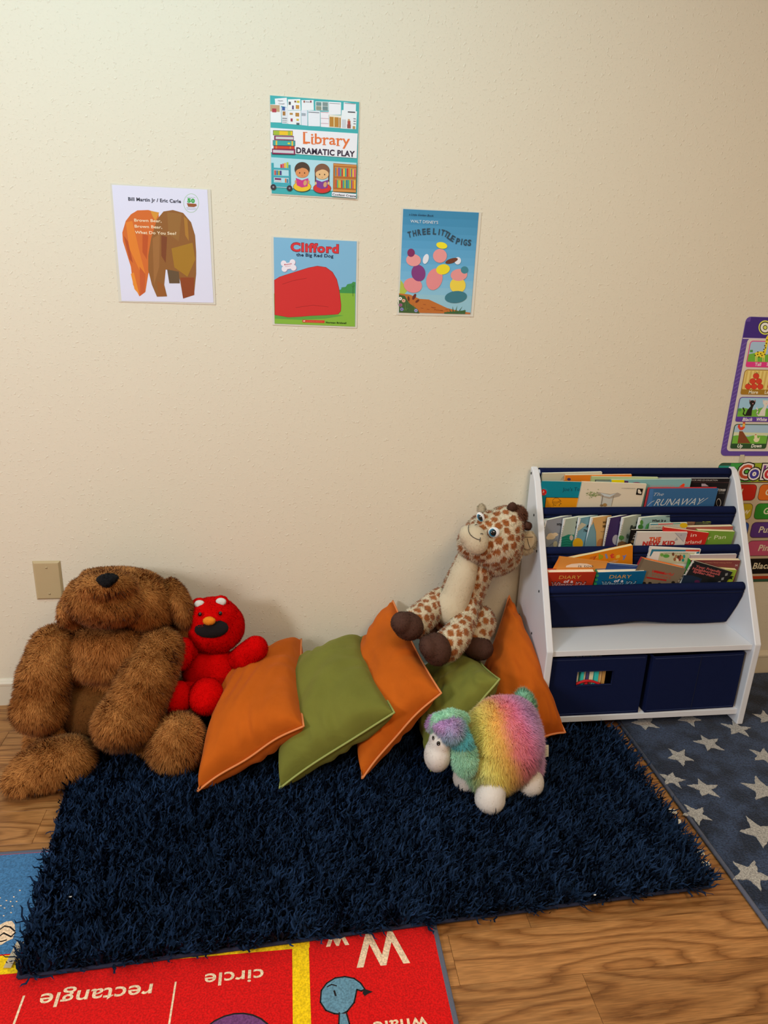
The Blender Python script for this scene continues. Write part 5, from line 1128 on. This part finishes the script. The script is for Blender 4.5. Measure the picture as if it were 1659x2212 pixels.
rpart('arm', [CH((505, 1428, yr-.02, 20), (528, 1418, yr-.045, 27), (552, 1400, yr-.05, 27))], 9000)
rpart('leg', [EL(384, 1508, yr-.13, 31, 37, .045, 10), CH((420, 1495, yr-.07, 26), (390, 1505, yr-.10, 30))], 9000)
rpart('leg', [EL(446, 1504, yr-.135, 37, 40, .05), CH((450, 1490, yr-.06, 30), (447, 1500, yr-.11, 36))], 11000)
cream = lambda P, r: mixc((.62, .60, .55), (.78, .76, .72), r[:, None])
WPL = mat('white_plush', (.8, .78, .75), rough=.9, sheen=.3, attr=True)
for (ex, ey, rx) in ((431, 1305, 18), (477, 1300, 18)):       # small round ears, cream inside
    e = rpart('ear', [EL(ex, ey, yr-.01, rx, 14.5, .012)], 1800, L=.003, vox=.004)
    q = blob([EL(ex, ey, yr-.022, rx-6, 9, .008)], .003, 2); furry('ear_lining', q[0], q[1], WPL, cream, e, n=1200, length=.002, width=.0008)
q = blob([EL(457, 1358, yr-.068, 38, 20, .012, -4), EL(457, 1358, yr-.072, 24, 17, .010, -4)], .0035, 3)
furry('muzzle', q[0], q[1], mat('dark_plush', (.01, .01, .01), rough=.95, attr=True), lambda P, r: np.tile([[.010, .007, .008]], (len(P), 1))*(.5+r[:, None]), red, n=5000, length=.002, width=.0008)
q = blob([EL(452, 1341, yr-.078, 14, 9, .010)], .003, 3)
furry('nose', q[0], q[1], mat('orange_plush', (.8, .25, .01), rough=.9, attr=True), lambda P, r: mixc((.72, .20, .008), (.88, .33, .02), r[:, None]), red, n=2500, length=.002, width=.0008)
for (ex, ey) in ((432, 1327), (476, 1325)):
    s_ = EL(ex, ey, yr-.063, 4.2, 4.6, .005); V, F = ell_vf(s_[1], s_[2], s_[3], 16, 10); obj('button_eye', V, F, mat('eye_black', (.004, .004, .005), rough=.08, spec=.6), red, smooth=True)

# --- giraffe
gir = thing('plush_giraffe', 'spotted plush giraffe sitting on the cushions, head leaning on the bookshelf', 'plush toy', at(1000, 1420, -.2))
FURG = mat('giraffe_plush', (.6, .4, .2), rough=.9, spec=.1, sheen=.3, attr=True); 
HOOF = mat('hoof_plush', (.05, .02, .012), rough=.9, attr=True)
def spotcol_factory(V, spacing=.026, gap=.20):
    pts = []; idx = rng.permutation(len(V))
    for i in idx:
        p = V[i]
        if all(np.linalg.norm(p-q) > spacing*rng.uniform(.85, 1.1) for q in pts): pts.append(p)
        if len(pts) > 400: break
    pts = np.array(pts)
    def cf(P, r):
        P = P+np.stack([noise3(P, 28, k) for k in (41, 42, 43)], 1)*.0028
        out = np.zeros(len(P), bool)
        for s in range(0, len(P), 4000):
            d = np.linalg.norm(P[s:s+4000, None, :]-pts[None], axis=2); d.partition(1, axis=1) if False else None
            d.sort(axis=1); out[s:s+4000] = (d[:, 0] < spacing*.50) & ((d[:, 1]-d[:, 0]) > spacing*gap)
        r = r[:, None]
        return np.where(out[:, None], mixc((.30, .085, .018), (.44, .15, .04), r), mixc((.60, .49, .33), (.82, .74, .58), r))
    return cf
def gpart(name, sh, n, L=.006, vox=.006, sp=.021, par=None, **k):
    V, F = blob(sh, vox, 4); V = rep_above(V, .05); return furry(name, V, F, FURG, spotcol_factory(V, sp), par or gir, n=n, length=L, width=.0010, leanamt=.5, curl=.3, nblend=.8, **k)
creamskin = lambda P, r: mixc((.56, .47, .33), (.64, .55, .40), r[:, None])
CRM = mat('cream_plush', (.6, .5, .36), rough=.9, sheen=.3, attr=True)
yg = -.135
gpart('head', [EL(1064, 1166, yg-.01, 66, 64, .085, 10), EL(1072, 1196, yg, 56, 46, .07, -20), EL(1090, 1140, yg, 42, 48, .07, 0), EL(1030, 1172, yg-.04, 42, 42, .055, 0)], 34000, sp=.022)
gpart('body', [CH((1028, 1215, yg, 44), (1005, 1265, yg, 46), (988, 1310, yg-.01, 50)), EL(985, 1328, yg-.015, 56, 50, .075)], 26000)
q = blob([CH((1011, 1208, yg-.038, 25), (1000, 1245, yg-.048, 30), (981, 1300, yg-.058, 33)), EL(974, 1312, yg-.062, 36, 42, .045, 14)], .006, 6)
furry('belly', q[0], q[1], CRM, creamskin, gir, n=9000, length=.0022, width=.0009, leanamt=.3)
gpart('arm', [CH((950, 1290, yg-.02, 22), (925, 1320, yg-.07, 30), (900, 1343, yg-.11, 33))], 13000)
gpart('arm', [CH((1012, 1290, yg-.03, 22), (1004, 1335, yg-.08, 27), (985, 1375, yg-.14, 31), (966, 1394, yg-.16, 34))], 17000)
gpart('leg', [EL(1036, 1345, yg-.03, 34, 38, .05, 10), CH((1030, 1350, yg-.04, 30), (1030, 1372, yg-.06, 28))], 11000)
def hoof(name, sh, n=5000):
    V, F = blob(sh, .005, 3); V = rep_above(V, .05); return furry(name, V, F, HOOF, lambda P, r: mixc((.055, .022, .014), (.10, .042, .028), r[:, None]), gir, n=n, length=.003, width=.0009, leanamt=.3)
hoof('hoof', [EL(882, 1352, yg-.145, 34, 30, .045, 25), EL(868, 1345, yg-.155, 24, 24, .04, 10)])
hoof('hoof', [EL(943, 1402, yg-.185, 32, 36, .048, -20), EL(926, 1398, yg-.195, 20, 26, .04, -20)])
hoof('hoof', [EL(1032, 1398, yg-.085, 34, 27, .045, 15)])
hoof('hoof', [EL(925, 1368, yg-.03, 26, 18, .03, 0)])  # not a real hoof: dark lump standing in for the shadow between the limbs
mz = [EL(1026, 1166, yg-.088, 28, 34, .030, -28), EL(1012, 1158, yg-.083, 20, 24, .026, -20)]
q = blob(mz, .004, 4); muz = furry('muzzle', q[0], q[1], CRM, creamskin, gir, n=6000, length=.0016, width=.0008, leanamt=.2)
def stroke(name, pts, r, m, par):
    P = [at(x, y, Y) for x, y, Y in pts]; Q = []
    for i in range(len(P)-1):
        for t in (0, .33, .66): Q.append(P[i]*(1-t)+P[i+1]*t)
    Q.append(P[-1]); V, F = tube_vf(Q, r, 6); return obj(name, V, F, m, par, smooth=True)
def onsurf(px, py, V, off=.0015):        # first skin point along the view of a photo pixel
    d = unit(ray(px, py)); w_ = V-CAM; t = w_@d; per = np.linalg.norm(w_-t[:, None]*d, axis=1)
    k = per < .006
    if not k.any(): k = per < per.min()*1.5
    tt = t[k].min(); return CAM+d*(tt-off)
THR = mat('dark_thread', (.02, .012, .01), rough=.6)
def sew(pts, V, r, par, name='stitched_smile', m=THR, off=.002):
    P = [onsurf(x, y, V, off) for x, y in pts]; P2 = [P[0]]+[(P[i-1]+P[i]*2+P[i+1])/4 for i in range(1, len(P)-1)]+[P[-1]]; v, f = tube_vf(P2, r, 6); return obj(name, v, f, m, par, smooth=True)
mV = q[0]
sew([(1013, 1134), (1011, 1142), (1012, 1149), (1016, 1156), (1022, 1161), (1029, 1164), (1034, 1166), (1037, 1166)], mV, .0008, muz)
sew([(1037.5, 1161), (1037, 1170)], mV, .0008, muz, 'stitched_smile')
sew([(1026, 1134), (1029, 1132), (1031, 1134)], mV, .0010, muz, 'nostril'); sew([(1038, 1153), (1041, 1151.5), (1044, 1154)], mV, .0010, muz, 'nostril')
for (ex, ey, Y, r, rot, sx) in ((1067, 1150, yg-.083, 11.5, 0, 1.0), (1038, 1117, yg-.055, 11.5, -30, .62)):
    P0 = at(ex, ey, Y); k = mpp(P0); root_e = None
    a = math.radians(rot); X = RT*math.cos(a)+DN*math.sin(a); Zv = RT*math.sin(a)-DN*math.cos(a)
    V, F = ell_vf(P0, (r*1.12*sx*k, .008, r*k), (unit(X), FW, unit(Zv)), 22, 14); e = obj('eye', V, F, mat('eye_white', (.80, .80, .84), rough=.1, spec=.6, coat=.5), gir, smooth=True)
    for rr_, m_, dd in ((.80, mat('iris_blue', (.04, .20, .32), rough=.1), .0042), (.66, mat('iris_dark', (.02, .07, .12), rough=.1), .0055), (.56, mat('eye_black', (.004, .004, .005), rough=.08), .0065)):
        c = P0+FW*(-dd)-X*(.20*r*sx*k)+DN*.05*r*k; V, F = ell_vf(c, (rr_*r*sx*k, .0040, rr_*r*k), (unit(X), FW, unit(Zv)), 20, 10); obj('iris' if rr_ > .6 else 'pupil', V, F, m_, e, smooth=True)
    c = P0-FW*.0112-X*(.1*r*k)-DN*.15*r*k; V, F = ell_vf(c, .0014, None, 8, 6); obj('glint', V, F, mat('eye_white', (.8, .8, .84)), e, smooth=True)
def brown(name, sh, L=.003, n=2500, cf=None):
    V, F = blob(sh, .004, 3); return furry(name, V, F, HOOF, cf or (lambda P, r: mixc((.06, .024, .014), (.11, .045, .028), r[:, None])), gir, n=n, length=L, width=.0009, leanamt=.3)
brown('horn', [CH((1100, 1104, yg-.01, 8), (1107, 1094, yg-.02, 9.5))]); brown('horn', [CH((1128, 1132, yg-.02, 8), (1140, 1136, yg-.03, 9.5))])
brown('mane_tuft', [EL(1122, 1110, yg-.01, 13, 18, .02, -25)], .011, 3500, lambda P, r: mixc((.09, .035, .02), (.19, .075, .04), r[:, None]))
V, F = blob([EL(1140, 1172, yg+.005, 19, 27, .010, 18), EL(1132, 1160, yg+.005, 10, 12, .010)], .004, 3)
ear = furry('ear', V, F, FURG, creamskin, gir, n=5000, length=.006, width=.001)
q = blob([EL(1142, 1169, yg-.006, 14, 20, .007, 18)], .0035, 3); earl = furry('ear_lining', q[0], q[1], CRM, creamskin, ear, n=2500, length=.0015, width=.0008)
sew([(1134, 1160), (1142, 1161), (1152, 1160)], q[0], .0006, ear, 'ear_fold'); sew([(1139, 1163), (1141, 1175), (1146, 1186)], q[0], .0006, ear, 'ear_fold')
q = blob([EL(1041, 1099, yg+.02, 10, 12, .010, -20)], .005, 3); furry('ear', q[0], q[1], FURG, creamskin, gir, n=1500, length=.006, width=.001)

# --- rainbow sheep
sheep = thing('plush_sheep', 'rainbow-coloured plush sheep with a white face standing on the shaggy rug', 'plush toy', fl(1070, 1730, .035))
f1_, f2_, f3_ = fl(1058, 1752, .034), fl(1144, 1716, .034), fl(1008, 1706, .034)
axis = unit(np.array([(f2_-f1_)[0], (f2_-f1_)[1], 0])); bc = at(1082, 1606, -.50)
RB = [(-.42, (.30, .66, .40)), (-.26, (.90, .84, .26)), (-.08, (.93, .72, .16)), (.09, (.93, .50, .12)), (.21, (.92, .27, .26)), (.33, (.90, .24, .42)), (.47, (.68, .34, .66)), (.78, (.54, .35, .66)), (1.0, (.28, .52, .48))]
band = unit(at(1125, 1600, -.5)-at(1030, 1630, -.5))
def rain(P, r):
    s_ = (P-bc)@band/.125*.62+.09+.03*noise3(P, 10, 51)+(r-.5)*.05
    xs = [a for a, _ in RB]; C = np.stack([np.interp(s_, xs, [c[i] for _, c in RB]) for i in range(3)], 1)
    return np.minimum(.93, C*(.88+.3*r[:, None]))
RFUR = mat('rainbow_plush', (.7, .4, .3), rough=.85, sheen=.3, spec=.15, attr=True)
ys = -.50
V, F = blob([EL(1085, 1600, ys, 82, 92, .105, 8), EL(1060, 1640, ys-.01, 66, 66, .10), EL(1110, 1590, ys+.03, 56, 82, .085, 0), EL(1118, 1632, ys+.02, 50, 66, .085, 0), EL(1122, 1652, ys+.03, 42, 42, .075), EL(1048, 1655, ys-.01, 44, 40, .08)], .007, 5)
furry('body', V, F, RFUR, rain, sheep, n=66000, nblend=.9, length=.015, width=.0011, lean=(.1, -.1, -1), leanamt=.55, curl=.22, clump=.35)
whitec = lambda P, r: mixc((.66, .61, .57), (.80, .76, .73), r[:, None])
def wpart(name, sh, n, L=.002):
    V, F = blob(sh, .005, 4); V = rep_above(V, .033); return V, furry(name, V, F, WPL, whitec, sheep, n=n, length=L, width=.0008, leanamt=.2, nblend=.9)
def up(p, dz): return p+np.array([0, 0, dz])
for f_, rx in ((f1_, .038), (f2_, .036), (f3_, .036)):
    wpart('leg', [('E', up(f_, .030)+np.array([0, .008, 0]), (rx, rx, .036)), ('C', [(up(f_, .035)+np.array([0, .008, 0]), rx*.97), (up(f_, .062)+(bc-f_)*np.array([.35, .35, 0]), rx*.9)])], 5000)
wpart('leg', [('C', [(up(f2_+(f3_-f1_)*.8, .035), .030), (up(f2_+(f3_-f1_)*.7, .09), .028)])], 3000)
hy = ys-.05
hv, face = wpart('face', [EL(946, 1628, hy, 30, 38, .045, 12), EL(952, 1600, hy+.005, 26, 30, .04)], 6000)
def woolc(P, r):
    d = (P-at(955, 1560, hy))@unit(at(975, 1610, hy)-at(950, 1545, hy))/.06
    C = np.stack([np.interp(d+.15*noise3(P, 14, 61), [-.4, .0, .35, .7, 1.1], c) for c in ((.56, .54, .32, .14, .26), (.30, .34, .48, .56, .68), (.64, .62, .66, .62, .48))], 1); return C*(.8+.4*r[:, None])
V, F = blob([EL(975, 1573, hy+.01, 30, 27, .055, 20), EL(990, 1597, hy+.025, 24, 32, .045, 0), EL(955, 1560, hy+.02, 20, 15, .045)], .006, 4)
furry('wool_cap', V, F, RFUR, woolc, sheep, n=16000, length=.012, width=.0011, leanamt=.4, curl=.3)
mint = lambda P, r: mixc((.26, .62, .42), (.46, .82, .60), np.clip(r[:, None]+.3*noise3(P, 20, 62)[:, None], 0, 1))
V, F = blob([EL(1003, 1634, hy-.03, 25, 43, .016, -8), EL(1000, 1604, hy-.025, 18, 26, .014)], .005, 3)
furry('ear', V, F, RFUR, lambda P, r: np.where(((P-at(996, 1600, hy))@DN > .008)[:, None], mint(P, r), mixc((.08, .42, .50), (.16, .55, .58), r[:, None])), sheep, n=12000, length=.011, width=.0011, leanamt=.5)
V, F = blob([CH((935, 1572, hy+.02, 9), (948, 1552, hy+.01, 12), (975, 1545, hy+.02, 13), (1000, 1552, hy+.04, 13))], .005, 3)
furry('ear', V, F, RFUR, mint, sheep, n=6000, length=.010, width=.0011)
V, F = blob([EL(937, 1560, hy+.03, 12, 18, .02, 30)], .005, 3)
furry('wool_tuft', V, F, RFUR, lambda P, r: mixc((.36, .16, .42), (.52, .28, .56), r[:, None]), sheep, n=2500, length=.010, width=.0011)
V, F = blob([CH((1143, 1540, ys+.09, 10), (1136, 1522, ys+.095, 15), (1130, 1508, ys+.10, 12))], .005, 2)
furry('tail', V, F, RFUR, mint, sheep, n=6000, length=.015, width=.0012, lean=(0, 0, 1), leanamt=.5)
EYB = mat('eye_black', (.004, .004, .005), rough=.08)
for (ex, ey, sx) in ((947, 1606, 1), (935.5, 1594, .6)):
    P0 = onsurf(ex, ey, hv, .002); k = mpp(P0); V, F = ell_vf(P0, (4.0*sx*k, .003, 5.0*k), (RT, FW, -DN), 14, 10); e = obj('eye', V, F, EYB, sheep, smooth=True)
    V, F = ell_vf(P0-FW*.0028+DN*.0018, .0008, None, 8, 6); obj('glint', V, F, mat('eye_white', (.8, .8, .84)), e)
tp = at(1177, 1622, ys+.07); V, F = box_vf(tp, (.020, .0012, .032), (RT, FW, -DN)); tg = obj('care_tag', V, F, mat('tag_white', (.72, .66, .52), rough=.7), sheep)
for k in range(5): V, F = box_vf(tp-FW*.0008+DN*(-.010+.005*k)+RT*.002, (.010, .0003, .0009), (RT, FW, -DN)); obj('tag_print', V, F, mat('tag_ink', (.25, .22, .18)), tg)
